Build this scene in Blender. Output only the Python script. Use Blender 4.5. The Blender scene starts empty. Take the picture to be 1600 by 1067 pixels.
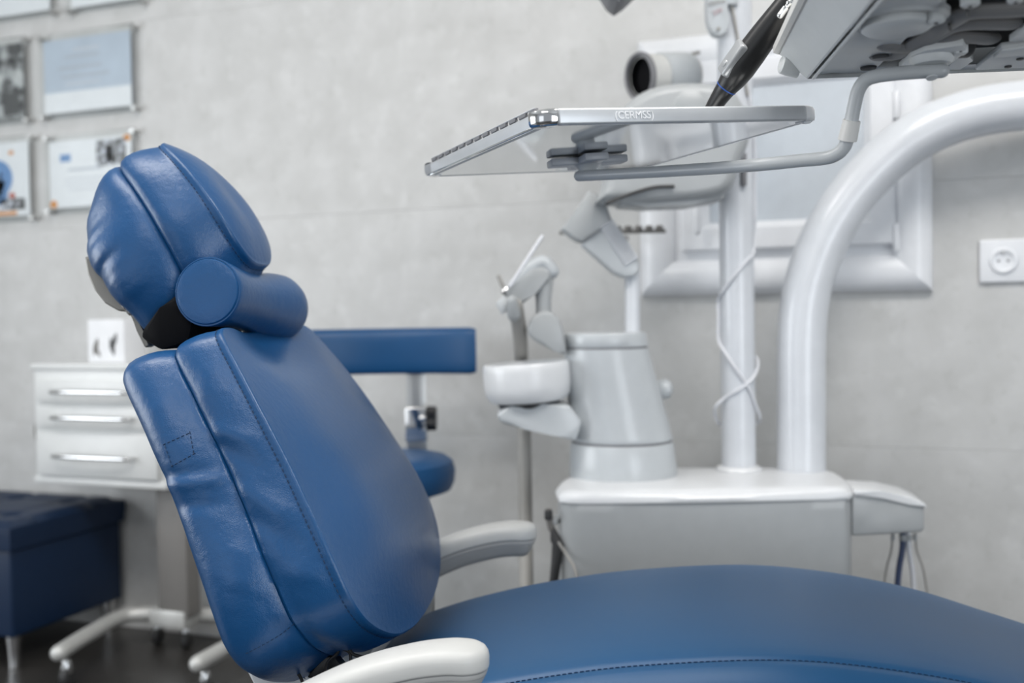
import bpy, bmesh, math, random
import numpy as np
from mathutils import Vector, Matrix, noise
from mathutils.bvhtree import BVHTree
random.seed(7)
SC = bpy.context.scene
COL = SC.collection
PI = math.pi

# ------------------------------------------------------------------ camera
FPX = 1600.0
H = 0.93
PSI = math.radians(20.5)
PITCH = math.atan((533.5 - 490) / 1600)
ROLL = .016
Z = Vector((0, 0, 1))
C = Vector((0, 0, H))
R0 = Vector((math.cos(PSI), math.sin(PSI), 0)); F0 = Vector((-math.sin(PSI), math.cos(PSI), 0))
F = F0 * math.cos(PITCH) - Z * math.sin(PITCH)
U0 = Z * math.cos(PITCH) + F0 * math.sin(PITCH)
R = R0 * math.cos(ROLL) - U0 * math.sin(ROLL)
U = U0 * math.cos(ROLL) + R0 * math.sin(ROLL)
cam = bpy.data.cameras.new('camera'); camo = bpy.data.objects.new('camera', cam); COL.objects.link(camo)
m = Matrix((R, U, -F)).transposed().to_4x4(); m.translation = C
camo.matrix_world = m
cam.sensor_width = 36; cam.lens = 36; cam.clip_start = .02
cam.dof.use_dof = True; cam.dof.focus_distance = 1.28; cam.dof.aperture_fstop = 2.7
SC.camera = camo

# ------------------------------------------------------------------ light, exposure
SC.view_settings.view_transform = 'Standard'; SC.view_settings.look = 'None'
SC.view_settings.exposure = 1.05; SC.view_settings.gamma = 1; SC.view_settings.use_curve_mapping = False
w = bpy.data.worlds.new('world'); SC.world = w; w.use_nodes = True
w.node_tree.nodes['Background'].inputs[0].default_value = (.86, .92, 1, 1)
w.node_tree.nodes['Background'].inputs[1].default_value = .19
def area(name, loc, target, sx, sy, power, col):
    l = bpy.data.lights.new(name, 'AREA'); l.shape = 'RECTANGLE'; l.size = sx; l.size_y = sy; l.energy = power; l.color = col
    o = bpy.data.objects.new(name, l); COL.objects.link(o); o.location = loc
    o.rotation_euler = (Vector(target) - Vector(loc)).to_track_quat('-Z', 'Y').to_euler()
    return o
area('ceiling_panel_light', (-1.5, .75, 2.66), (-1.5, .95, 0), 1.3, .6, 12, (1, .975, .945))
area('ceiling_panel_light', (.5, .95, 2.66), (.5, 1.15, 0), 1.3, .6, 18, (1, .975, .945))
area('ceiling_panel_light', (-.5, -1.0, 2.66), (-.5, -1.0, 0), 1.3, .6, 9, (1, .975, .945))
area('window_daylight', (2.4, -1.3, 1.02), (0.3, 1.4, 1.05), 1.5, 1.8, 21, (.88, .94, 1))
area('window_daylight', (-3.6, .25, 1.15), (0, .75, 1.05), 2.2, 1.6, 30, (.90, .95, 1))
area('window_daylight', (-1.6, -2.5, 1.1), (-.2, 1.2, 1.0), 1.6, 1.8, 4, (.90, .95, 1))

# ------------------------------------------------------------------ helpers
def ray(px, py): return F + R * ((px - 800) / FPX) - U * ((py - 533.5) / FPX)
def at(px, py, d): return C + ray(px, py) * d
def hit(px, py, P, N):
    r = ray(px, py); return C + r * ((P - C).dot(N) / r.dot(N))
def tag(o, label=None, cat=None, group=None, kind=None):
    if label: o['label'] = label
    if cat: o['category'] = cat
    if group: o['group'] = group
    if kind: o['kind'] = kind
    return o
def thing(name, label, cat, loc=(0, 0, 0), rotz=0, group=None, mat=None):
    o = bpy.data.objects.new(name, None); COL.objects.link(o); o.empty_display_size = .05
    if mat is not None: o.matrix_world = mat
    else: o.location = loc; o.rotation_euler = (0, 0, rotz)
    bpy.context.view_layer.update()
    return tag(o, label, cat, group)
def wm(o):
    m = o.matrix_basis.copy()
    while o.parent: o = o.parent; m = o.matrix_basis @ m
    return m
def place(name, me, mat, parent=None, smooth=True, world=False, sharp=True):
    """link mesh as one object; world=True: its coordinates are world ones"""
    if world and parent is not None:
        me.transform(wm(parent).inverted())
    if mat is not None: me.materials.append(mat)
    o = bpy.data.objects.new(name, me); COL.objects.link(o)
    if parent is not None: o.parent = parent
    if smooth:
        me.shade_smooth()
        if not sharp: return o
        try: me.set_sharp_from_angle(angle=math.radians(38))
        except Exception: pass
    return o
def bm_mesh(bm, name='m'):
    bmesh.ops.recalc_face_normals(bm, faces=bm.faces)
    me = bpy.data.meshes.new(name); bm.to_mesh(me); bm.free(); return me
def box(size, c=(0, 0, 0), bev=.003, seg=2, rot=None, taper=None):
    bm = bmesh.new(); bmesh.ops.create_cube(bm, size=1)
    for v in bm.verts:
        v.co = Vector((v.co.x * size[0], v.co.y * size[1], v.co.z * size[2]))
        if taper and v.co.z < 0: v.co.x *= taper; v.co.y *= taper
    if bev: bmesh.ops.bevel(bm, geom=bm.edges[:], offset=bev, segments=seg, profile=.5, affect='EDGES')
    M = Matrix.Translation(c)
    if rot is not None: M = M @ rot.to_4x4()
    bmesh.ops.transform(bm, matrix=M, verts=bm.verts)
    return bm_mesh(bm)
def grid_mesh(rings, closed=True, cap0=True, cap1=True):
    n = len(rings[0]); vs = [tuple(p) for r in rings for p in r]; fs = []
    for i in range(len(rings) - 1):
        for j in range(n if closed else n - 1):
            k = (j + 1) % n
            fs.append((i * n + j, i * n + k, (i + 1) * n + k, (i + 1) * n + j))
    if closed and cap0: fs.append(tuple(range(n - 1, -1, -1)))
    if closed and cap1: fs.append(tuple((len(rings) - 1) * n + j for j in range(n)))
    me = bpy.data.meshes.new('m'); me.from_pydata(vs, [], fs); me.update()
    bm = bmesh.new(); bm.from_mesh(me); bmesh.ops.recalc_face_normals(bm, faces=bm.faces); bm.to_mesh(me); bm.free()
    return me
def cr(pts, n=8):
    """Catmull-Rom through points (tuples or Vectors)"""
    P = [Vector(p) for p in pts]
    if len(P) < 3: return P
    P = [P[0] * 2 - P[1]] + P + [P[-1] * 2 - P[-2]]; out = []
    for i in range(1, len(P) - 2):
        a, b, c, d = P[i - 1:i + 3]
        for k in range(n):
            t = k / n
            out.append(.5 * ((2 * b) + (c - a) * t + (2 * a - 5 * b + 4 * c - d) * t * t + (3 * b - a - 3 * c + d) * t ** 3))
    return out + [P[-2]]
def tube(pts, r, seg=12, round_ends=True, flat=1.0):
    """swept round bar; r a number or one radius per point"""
    P = [Vector(p) for p in pts]; n = len(P)
    rs = list(r) if isinstance(r, (list, tuple)) else [r] * n
    T = [(P[min(i + 1, n - 1)] - P[max(i - 1, 0)]).normalized() for i in range(n)]
    N = T[0].orthogonal().normalized()
    if abs(T[0].z) < .9: N = (Z - T[0] * Z.dot(T[0])).normalized()
    rings = []
    def ring(p, N, B, q): return [p + N * (q * flat * math.cos(2 * PI * j / seg)) + B * (q * math.sin(2 * PI * j / seg)) for j in range(seg)]
    for i in range(n):
        N = (N - T[i] * N.dot(T[i])).normalized(); B = T[i].cross(N)
        if i == 0 and round_ends:
            for a in (75, 50, 25): rings.append(ring(P[0] - T[0] * (rs[0] * math.sin(math.radians(a)) * round_ends), N, B, rs[0] * math.cos(math.radians(a))))
        rings.append(ring(P[i], N, B, rs[i]))
    if round_ends:
        for a in (25, 50, 75): rings.append(ring(P[-1] + T[-1] * (rs[-1] * math.sin(math.radians(a)) * round_ends), N, B, rs[-1] * math.cos(math.radians(a))))
    return grid_mesh(rings)
def lathe(prof, seg=28, M=None):
    rings = [[Vector((max(r, 1e-4) * math.cos(2 * PI * j / seg), max(r, 1e-4) * math.sin(2 * PI * j / seg), z)) for j in range(seg)] for r, z in prof]
    me = grid_mesh(rings, True, prof[0][0] < 3e-3, prof[-1][0] < 3e-3)
    if M is not None: me.transform(M)
    return me
def axis_m(p, d, up=Z):
    """matrix with local z along d at point p"""
    d = Vector(d).normalized(); x = up.cross(d)
    if x.length < 1e-4: x = Vector((1, 0, 0)).cross(d)
    x.normalize(); y = d.cross(x)
    m = Matrix((x, y, d)).transposed().to_4x4(); m.translation = p; return m
def prism(poly, ext, bev=.002, seg=1):
    """polygon (world points, planar) extruded by vector ext"""
    bm = bmesh.new(); a = [bm.verts.new(p) for p in poly]; b = [bm.verts.new(Vector(p) + ext) for p in poly]
    n = len(a); bm.faces.new(a); bm.faces.new(b[::-1])
    for i in range(n): bm.faces.new((a[i], b[i], b[(i + 1) % n], a[(i + 1) % n]))
    if bev: bmesh.ops.bevel(bm, geom=bm.edges[:], offset=bev, segments=seg, profile=.5, affect='EDGES', clamp_overlap=True)
    return bm_mesh(bm)
def join(mes):
    bm = bmesh.new()
    for me in mes: bm.from_mesh(me); bpy.data.meshes.remove(me)
    me = bpy.data.meshes.new('m'); bm.to_mesh(me); bm.free(); return me
def text_mesh(s, size, M, ext=.0004):
    cu = bpy.data.curves.new('t', 'FONT'); cu.body = s; cu.size = size; cu.extrude = ext; cu.align_x = 'CENTER'; cu.align_y = 'CENTER'
    o = bpy.data.objects.new('t', cu); COL.objects.link(o)
    dg = bpy.context.evaluated_depsgraph_get(); me = bpy.data.meshes.new_from_object(o.evaluated_get(dg))
    bpy.data.objects.remove(o); bpy.data.curves.remove(cu); me.materials.clear(); me.transform(M); return me
def smoothstep(a, b, x):
    t = min(1, max(0, (x - a) / (b - a))); return t * t * (3 - 2 * t)

# ------------------------------------------------------------------ materials
def mat(name, col, rough=.5, metal=0., bump=None, coat=0., spec=.5, trans=0, vary=None):
    m = bpy.data.materials.new(name); m.use_nodes = True; nt = m.node_tree; b = nt.nodes['Principled BSDF']
    b.inputs['Base Color'].default_value = (*col, 1); b.inputs['Roughness'].default_value = rough; b.inputs['Metallic'].default_value = metal
    b.inputs['Coat Weight'].default_value = coat; b.inputs['Specular IOR Level'].default_value = spec
    b.inputs['Transmission Weight'].default_value = trans
    tc = nt.nodes.new('ShaderNodeTexCoord')
    sc, amt, dv = (vary or (30, .06, 3))
    n = nt.nodes.new('ShaderNodeTexNoise'); n.inputs['Scale'].default_value = sc; n.inputs['Detail'].default_value = dv
    nt.links.new(tc.outputs['Object'], n.inputs['Vector'])
    mx = nt.nodes.new('ShaderNodeMix'); mx.data_type = 'RGBA'
    mx.inputs['A'].default_value = (*[c * (1 - amt) for c in col], 1); mx.inputs['B'].default_value = (*[min(1, c * (1 + amt)) for c in col], 1)
    nt.links.new(n.outputs['Fac'], mx.inputs['Factor']); nt.links.new(mx.outputs['Result'], b.inputs['Base Color'])
    if bump:
        prev = None
        for kind, s, st, dist in bump:
            if kind == 'noise':
                t = nt.nodes.new('ShaderNodeTexNoise'); t.inputs['Scale'].default_value = s; t.inputs['Detail'].default_value = 4; out = t.outputs['Fac']
            else:
                t = nt.nodes.new('ShaderNodeTexVoronoi'); t.feature = 'DISTANCE_TO_EDGE'; t.inputs['Scale'].default_value = s; out = t.outputs['Distance']
            nt.links.new(tc.outputs['Object'], t.inputs['Vector'])
            bp = nt.nodes.new('ShaderNodeBump'); bp.inputs['Strength'].default_value = st; bp.inputs['Distance'].default_value = dist
            nt.links.new(out, bp.inputs['Height'])
            if prev: nt.links.new(prev.outputs['Normal'], bp.inputs['Normal'])
            prev = bp
        nt.links.new(prev.outputs['Normal'], b.inputs['Normal'])
    return m
M = {}
VB = [('voronoi', 420, .35, .0006), ('noise', 95, .45, .0014)]
M['vinyl'] = mat('blue_vinyl', (.003, .062, .186), .34, bump=VB, vary=(6, .10, 3), spec=.58)
M['vinyl_seat'] = mat('blue_vinyl_seat', (.005, .082, .212), .45, bump=[('voronoi', 480, .10, .0004)], vary=(5, .06, 3), spec=.75)
M['vinyl_stool'] = mat('blue_vinyl_stool', (.003, .058, .165), .42, bump=[('noise', 120, .15, .0006)], spec=.45)
M['navy'] = mat('navy_vinyl', (.003, .016, .048), .5, bump=[('noise', 120, .15, .0006)], spec=.35)
M['thread'] = mat('navy_thread', (.005, .030, .085), .8)
M['thread_light'] = mat('blue_thread', (.03, .14, .33), .7)
M['white'] = mat('white_plastic', (.72, .73, .74), .28, spec=.5)
M['unit'] = mat('dental_unit_plastic', (.50, .525, .54), .30, coat=.12)
M['unit_grey'] = mat('light_grey_plastic', (.38, .395, .40), .35)
M['paint'] = mat('white_paint_tube', (.64, .66, .69), .28, coat=.25)
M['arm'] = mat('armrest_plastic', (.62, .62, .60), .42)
M['arm_shaded'] = mat('armrest_shaded_plastic', (.46, .46, .45), .45)  # armrest plastic toned down; shade under the arm is in the colour
M['bar'] = mat('grey_painted_bar', (.50, .52, .53), .32)
M['clamp'] = mat('grey_clamp', (.42, .44, .47), .35)
M['console'] = mat('console_plastic', (.68, .70, .70), .38)
M['console_rim'] = mat('console_rim_plastic', (.72, .71, .68), .4)
M['hose'] = mat('brown_grey_hose', (.19, .18, .17), .55)
M['hose_grey'] = mat('grey_suction_hose', (.33, .32, .30), .5)
M['black'] = mat('black_plastic', (.012, .012, .013), .38)
M['joint'] = mat('black_rubber', (.004, .004, .005), .8, spec=.15)
M['dark'] = mat('dark_plastic', (.035, .035, .036), .55)
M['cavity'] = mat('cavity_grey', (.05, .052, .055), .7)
M['steel'] = mat('polished_steel', (.66, .68, .69), .07, 1, vary=(6, .04, 2))
M['brushed'] = mat('brushed_steel', (.50, .50, .49), .32, 1)
M['satin'] = mat('satin_grey_metal', (.27, .26, .24), .5, .5)
M['chrome'] = mat('chrome', (.75, .75, .75), .10, 1)
M['alu'] = mat('aluminium_edge', (.56, .58, .60), .35, .35)
M['pvc'] = mat('white_window_frame', (.80, .81, .83), .30)
M['cart'] = mat('white_lacquer', (.70, .71, .70), .35)
M['silver'] = mat('silver_paint', (.60, .60, .58), .38, .3)
M['column'] = mat('shaded_column', (.20, .19, .18), .5)  # column darkened; shade below the drawers is put into its colour
M['socket'] = mat('socket_plastic', (.80, .81, .83), .3)
M['paper'] = mat('paper', (.84, .845, .86), .6)
M['cord'] = mat('white_cord', (.72, .73, .76), .4)
M['blue_ring'] = mat('blue_ring', (.02, .09, .40), .3)
M['button'] = mat('grey_button', (.36, .37, .38), .3, .2)
M['letters'] = mat('white_letters', (.85, .86, .88), .4)
M['rubber'] = mat('grey_rubber', (.20, .20, .21), .6)
# wall tile: grey stone print with pale clouds and fine dark grains
def wall_mat():
    m = mat('grey_stone_tile', (.5, .5, .49), .52); nt = m.node_tree; b = nt.nodes['Principled BSDF']
    tc = nt.nodes.new('ShaderNodeTexCoord')
    def nz(s, d, r=.55):
        n = nt.nodes.new('ShaderNodeTexNoise'); n.inputs['Scale'].default_value = s; n.inputs['Detail'].default_value = d; n.inputs['Roughness'].default_value = r
        nt.links.new(tc.outputs['Object'], n.inputs['Vector']); return n
    r1 = nt.nodes.new('ShaderNodeValToRGB'); e = r1.color_ramp.elements
    e[0].position = .36; e[0].color = (.530, .528, .515, 1); e[1].position = .68; e[1].color = (.600, .598, .588, 1)
    nt.links.new(nz(9, 6).outputs['Fac'], r1.inputs['Fac'])
    r2 = nt.nodes.new('ShaderNodeValToRGB'); e = r2.color_ramp.elements
    e[0].position = .55; e[0].color = (0, 0, 0, 1); e[1].position = .74; e[1].color = (.45, .45, .45, 1)
    nt.links.new(nz(17, 4).outputs['Fac'], r2.inputs['Fac'])
    mx = nt.nodes.new('ShaderNodeMix'); mx.data_type = 'RGBA'; mx.inputs['B'].default_value = (.68, .68, .67, 1)
    nt.links.new(r2.outputs['Color'], mx.inputs['Factor']); nt.links.new(r1.outputs['Color'], mx.inputs['A'])
    r3 = nt.nodes.new('ShaderNodeValToRGB'); e = r3.color_ramp.elements
    e[0].position = .30; e[0].color = (.30, .30, .30, 1); e[1].position = .42; e[1].color = (0, 0, 0, 1)
    nt.links.new(nz(26, 3).outputs['Fac'], r3.inputs['Fac'])
    m2 = nt.nodes.new('ShaderNodeMix'); m2.data_type = 'RGBA'; m2.inputs['B'].default_value = (.44, .44, .42, 1)
    nt.links.new(r3.outputs['Color'], m2.inputs['Factor']); nt.links.new(mx.outputs['Result'], m2.inputs['A'])
    nt.links.new(m2.outputs['Result'], b.inputs['Base Color'])
    return m
M['tile'] = wall_mat()
M['grout'] = mat('pale_grout', (.66, .66, .645), .8)
M['floor'] = mat('dark_floor', (.035, .033, .031), .32, vary=(8, .3, 5), bump=[('noise', 40, .08, .002)])
M['ceil'] = mat('ceiling_white', (.78, .78, .77), .8)

# ------------------------------------------------------------------ room
WY = 2.65 * math.cos(PSI)
WP = Vector((0, WY, 0)); WN = Vector((0, -1, 0))
X0, X1, Y0 = -3.7, 3.0, -2.6
def struct(o, label=None): o['kind'] = 'structure'; return o
wall = struct(place('wall_back', box((X1 - X0, .1, 2.7), ((X0 + X1) / 2, WY + .058, 1.35), 0), M['grout'], smooth=False))
tile_me = []
for k in range(3):
    me = box((1.8296, .008, .5996), (0, 0, 0), .0004, 1); me.materials.append(M['tile']); tile_me.append(me)
zrow = .612
TWD = 1.83
TJ = hit(1146, 60, WP, WN).x + TWD / 2
for r in range(-2, 4):
    for c in range(-3, 3):
        cx = TJ + c * TWD; cz = zrow + (r + .5) * .6
        x0, x1 = max(cx - TWD / 2, X0), min(cx + TWD / 2, X1); z0, z1 = max(cz - .3, 0.0), min(cz + .3, 2.7)
        if x1 - x0 < .05 or z1 - z0 < .05: continue
        if x1 - x0 > 1.82 and z1 - z0 > .59: me = tile_me[(c + r) % 3]
        else:
            me = box((x1 - x0 - .0004, .008, z1 - z0 - .0004), (0, 0, 0), .0004, 1); me.materials.append(M['tile'])
        o = bpy.data.objects.new('tile', me); COL.objects.link(o); o.parent = wall
        o.location = ((x0 + x1) / 2, WY + .004 + random.uniform(-.0001, .0001), (z0 + z1) / 2)
struct(place('wall_left', box((.1, WY - Y0, 2.7), (X0 - .05, (WY + Y0) / 2, 1.35), 0), M['tile'], smooth=False))
struct(place('floor', box((X1 - X0, WY - Y0 + .1, .08), ((X0 + X1) / 2, (WY + Y0) / 2 + .05, -.04), 0), M['floor'], smooth=False))
struct(place('ceiling', box((X1 - X0, WY - Y0 + .1, .08), ((X0 + X1) / 2, (WY + Y0) / 2 + .05, 2.74), 0), M['ceil'], smooth=False))
struct(place('baseboard_back', box((X1 - X0, .012, .06), ((X0 + X1) / 2, WY - .006, .03), .002), M['tile'], smooth=False))

# window in the back wall
def wpt(px, py, off=0): return hit(px, py, WP + WN * off, WN)
win = thing('window_1', None, None, (0, WY, 0)); win['kind'] = 'structure'
wl = wpt(1003, 460).x; wr = wpt(1457, 300).x; wb = wpt(1230, 459).z; wt = wpt(1010, 66).z
def mitred(x0, x1, z0, z1, prof):
    """four mitred bars around a rectangle; prof = [(inset, proud)] from outer to inner edge"""
    res = []
    cs = [(x0, z0), (x1, z0), (x1, z1), (x0, z1)]; sg = [(1, 1), (-1, 1), (-1, -1), (1, -1)]
    for i in range(4):
        j = (i + 1) % 4; rings = []
        for k in (i, j):
            rings.append([Vector((cs[k][0] + sg[k][0] * a, -p, cs[k][1] + sg[k][1] * a)) for a, p in prof])
        res.append(grid_mesh(rings))
    return res
cw = .082
for me in mitred(wl, wr, wb, wt, [(0, 0), (0, .012), (.006, .022), (.020, .032), (.040, .034), (.062, .028), (.078, .016), (cw, .012), (cw, 0)]):
    place('casing_bar', me, M['pvc'], win)
sl, sr = wpt(1068, 380).x, wpt(1398, 300).x; sb = wpt(1230, 388).z; st = wpt(1030, 108).z
for me in mitred(sl, sr, sb, st, [(0, 0), (0, .024), (.004, .028), (.050, .028), (.060, .018), (.066, .010), (.066, 0)]):
    place('sash_bar', me, M['pvc'], win)
M['frosted'] = mat('frosted_pane', (.56, .60, .64), .35)
place('pane', box((sr - sl - .12, .006, st - sb - .12), ((sl + sr) / 2, -.006, (sb + st) / 2), 0), M['frosted'], win)
place('backing', box((wr - wl - .1, .005, wt - wb - .1), ((wl + wr) / 2, -.0005, (wb + wt) / 2), 0), M['pvc'], win)
for py in (168, 372):
    p = wpt(1396, py); place('hinge', lathe([(.0, -.03), (.006, -.03), (.007, -.028), (.007, .028), (.006, .03), (0, .03)], 14, Matrix.Translation((p.x + .006, -.028, p.z))), M['pvc'], win)
p = wpt(1088, 300); hd = place('handle', join([box((.022, .012, .07), (p.x + .012, -.034, p.z), .004), tube([(p.x + .012, -.036, p.z + .01), (p.x + .012, -.058, p.z + .01), (p.x + .012, -.062, p.z), (p.x + .012, -.060, p.z - .10)], .009, 10)]), M['pvc'], win)

# wall socket
p0 = wpt(1530, 408); zt, zb_ = wpt(1545, 375).z, wpt(1545, 442).z; hh = (zt - zb_)
so = thing('wall_socket', 'white double wall socket in a wide frame on the grey tile right of the window', 'socket', (p0.x, WY, (zt + zb_) / 2))
place('frame', box((hh * 1.95, .011, hh), (hh * .975, -.0055, 0), .004, 3), M['socket'], so)
for k in range(2):
    cx = hh * (.5 + .92 * k); X = Matrix.Translation((cx, -.0105, 0)) @ Matrix.Rotation(PI / 2, 4, 'X')
    ins = place('outlet', lathe([(.0, .0015), (.0185, .0015), (.0195, .002), (.0205, .0055), (.0225, .0065), (.027, .0055), (.029, .001), (.029, 0), (0, 0)], 32, X), M['socket'], so)
    place('contact_hole', join([lathe([(0, .0015), (.003, .0015), (.003, .0022), (0, .0022)], 10, Matrix.Translation((cx + s * .0095, -.0105, 0)) @ Matrix.Rotation(PI / 2, 4, 'X')) for s in (-1, 1)]), M['rubber'], ins)
    place('earth_clip', box((.004, .004, .007), (cx, -.0145, .017), .001), M['brushed'], ins)

# certificates in clear holders on stand-off studs
def clear_mat():
    m = bpy.data.materials.new('clear_acrylic'); m.use_nodes = True; nt = m.node_tree; out = nt.nodes['Material Output']
    t = nt.nodes.new('ShaderNodeBsdfTransparent'); t.inputs[0].default_value = (.95, .96, .96, 1)
    g = nt.nodes.new('ShaderNodeBsdfGlossy'); g.inputs['Roughness'].default_value = .1
    f = nt.nodes.new('ShaderNodeFresnel'); f.inputs[0].default_value = 1.12
    x = nt.nodes.new('ShaderNodeMixShader'); nt.links.new(f.outputs[0], x.inputs[0]); nt.links.new(t.outputs[0], x.inputs[1]); nt.links.new(g.outputs[0], x.inputs[2])
    nt.links.new(x.outputs[0], out.inputs[0]); return m
M['acrylic'] = clear_mat()
def pic_mat(name, stops, sc, kind='noise', base=None):
    m = mat(name, (.7, .7, .7), .45); nt = m.node_tree; b = nt.nodes['Principled BSDF']
    tc = nt.nodes.new('ShaderNodeTexCoord'); t = nt.nodes.new('ShaderNodeTexNoise'); t.inputs['Scale'].default_value = sc; t.inputs['Detail'].default_value = 3
    nt.links.new(tc.outputs['Object'], t.inputs['Vector']); r = nt.nodes.new('ShaderNodeValToRGB')
    while len(r.color_ramp.elements) < len(stops): r.color_ramp.elements.new(.5)
    for e, (pos, c) in zip(r.color_ramp.elements, stops): e.position = pos; e.color = (*c, 1)
    nt.links.new(t.outputs['Fac'], r.inputs['Fac']); nt.links.new(r.outputs['Color'], b.inputs['Base Color']); return m
M['photo_dark'] = pic_mat('dark_photo_print', [(.34, (.02, .02, .022)), (.46, (.16, .16, .16)), (.56, (.42, .43, .43)), (.68, (.60, .61, .60))], 22)
M['photo_grey'] = pic_mat('grey_photo_print', [(.38, (.04, .035, .03)), (.5, (.28, .28, .29)), (.62, (.62, .64, .72))], 60)
M['pale_blue'] = mat('pale_blue_print', (.52, .58, .66), .4, vary=(14, .12, 3))
M['print_blue'] = mat('blue_print', (.16, .30, .55), .5); M['print_orange'] = mat('orange_print', (.70, .30, .08), .5)
M['print_line'] = mat('grey_print_line', (.48, .50, .55), .5); M['print_red'] = mat('red_print', (.50, .10, .06), .5); M['print_dark'] = mat('dark_print', (.10, .10, .10), .5)
M['print_faint'] = mat('faint_print', (.62, .63, .67), .5)
def frame_of(x0p, x1p, y0p, y1p, label, deco, back=None):
    """corner pixels are measured on the sheet (left x at its top, right x, top y at left, bottom y at left)"""
    xm = (x0p + x1p) / 2
    a = wpt(x0p, y1p, .02); b = wpt(x1p, y1p, .02); c = wpt(xm, y0p, .02); d = wpt(xm, y1p, .02)
    W = b.x - a.x; Hh = c.z - d.z
    t = thing('framed_certificate', label, 'certificate', ((a.x + b.x) / 2, WY, (c.z + d.z) / 2), 0, 'certificates in clear wall holders')
    place('clear_panel', box((W + .035, .003, Hh + .035), (0, -.0245, 0), .001, 1), M['acrylic'], t)
    sh = place('sheet', box((W, .0015, Hh), (0, -.021, 0), 0), back or M['paper'], t)
    for sx in (-1, 1):
        for sz in (-1, 1):
            place('standoff', lathe([(0, 0), (.007, 0), (.007, .023), (.0085, .024), (.0085, .029), (.007, .0305), (0, .0305)], 14,
                  Matrix.Translation((sx * (W / 2 + .009), 0, sz * (Hh / 2 + .009))) @ Matrix.Rotation(PI / 2, 4, 'X')), M['brushed'], t)
    for (nm, x, z, wd, ht, mt) in deco:
        if nm == 'disc': me = lathe([(0, 0), (1, 0), (1, .0004), (0, .0004)], 24, Matrix.Translation((x * W, -.0218, z * Hh)) @ Matrix.Scale(wd * W / 2, 4, (1, 0, 0)) @ Matrix.Scale(ht * Hh / 2, 4, (0, 0, 1)) @ Matrix.Rotation(PI / 2, 4, 'X')); nm = 'printed_disc'
        else: me = box((wd * W, .0004, ht * Hh), (x * W, -.0220, z * Hh), 0)
        place(nm, me, M[mt], sh)
    return t
ln = 'printed_line'
frame_of(-66, 79, -80, 26, 'white certificate with a blue line along its bottom, at the top left corner', [(ln, 0, -.18, .8, .05, 'print_blue')])
frame_of(112, 218, -95, 5, 'white certificate at the top of the wall right of the one with a blue line', [(ln, 0, .2, .7, .04, 'print_line')])
frame_of(-80, 39, 74, 190, 'dark black and white photograph print in the left column of wall holders', [('printed_block', .34, -.3, .2, .3, 'print_dark'), ('printed_block', .4, .42, .18, .12, 'print_dark')], M['photo_dark'])
frame_of(71, 207, 56, 172, 'pale blue certificate in the middle row of wall holders', [('printed_block', 0, -.36, 1.0, .28, 'paper'), (ln, -.05, .25, .4, .03, 'print_line'), (ln, -.08, .1, .5, .03, 'print_line'), (ln, -.02, -.02, .55, .03, 'print_line'), (ln, 0, .34, .3, .03, 'print_faint'), (ln, -.05, -.12, .4, .025, 'print_faint')], M['pale_blue'])
frame_of(-84, 48, 226, 340, 'certificate with blue and orange round artwork, bottom left of the wall display',
         [('disc', .14, .02, .34, .5, 'print_blue'), ('disc', .10, -.03, .24, .36, 'paper'), ('disc', .15, -.02, .14, .20, 'print_orange'), ('disc', .15, -.20, .20, .28, 'print_blue'), ('disc', .30, -.22, .07, .08, 'print_red'), ('printed_block', .3, -.34, .3, .16, 'photo_grey'), (ln, .1, -.46, .5, .05, 'print_orange'), ('disc', .30, .36, .06, .06, 'print_orange')])
frame_of(80, 208, 216, 322, 'white certificate with a small photo and orange corners behind the headrest',
         [('printed_block', .26, .27, .36, .38, 'photo_grey'), ('printed_block', .24, .24, .09, .22, 'paper'), ('printed_block', -.3, .24, .13, .11, 'print_blue'), (ln, -.06, .06, .42, .03, 'print_line'), (ln, 0, -.08, .6, .018, 'print_faint'), (ln, 0, -.16, .6, .018, 'print_faint'), (ln, -.02, -.24, .5, .018, 'print_faint'), ('disc', .45, .46, .09, .10, 'print_orange'), ('disc', -.46, -.44, .09, .12, 'print_orange')])

# ------------------------------------------------------------------ dental chair
YC = PSI - math.radians(6)
CO = C + F0 * 1.46; CO.z = 0
CU = Vector((math.cos(YC), math.sin(YC), 0)); CV = Vector((-math.sin(YC), math.cos(YC), 0))
chair = thing('dental_chair', 'reclining dental chair upholstered in blue vinyl with pale grey armrests', 'chair', CO, YC)
def cl(u, v, w): return Vector((u, v, w))
def cloc(P): q = P - CO; return Vector((q.dot(CU), q.dot(CV), q.z))
def outline(prof, n=220):
    """closed outline from [(s, half width)] top to bottom, equal arc length"""
    P = [Vector((p[0], p[1], 0)) for p in cr([(s, h, 0) for s, h in prof], 10)]
    full = P + [Vector((p.x, -p.y, 0)) for p in P[::-1]][1:-1]
    L = [0]
    for i in range(len(full)): L.append(L[-1] + (full[(i + 1) % len(full)] - full[i]).length)
    out = []; j = 0
    for k in range(n):
        t = L[-1] * k / n
        while L[j + 1] < t: j += 1
        q = (t - L[j]) / max(1e-9, L[j + 1] - L[j]); out.append(full[j].lerp(full[(j + 1) % len(full)], q))
    return out
def normals2(P):
    n = len(P); out = []
    for i in range(n):
        d = P[(i + 1) % n] - P[i - 1]; nn = Vector((-d.y, d.x, 0)).normalized(); out.append(nn)
    c = sum(P, Vector((0, 0, 0))) / n
    if sum((P[i] - c).dot(out[i]) for i in range(n)) < 0: out = [-x for x in out]
    # smooth
    for _ in range(6): out = [(out[i - 1] + out[i] * 2 + out[(i + 1) % n]).normalized() for i in range(n)]
    return out
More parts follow.
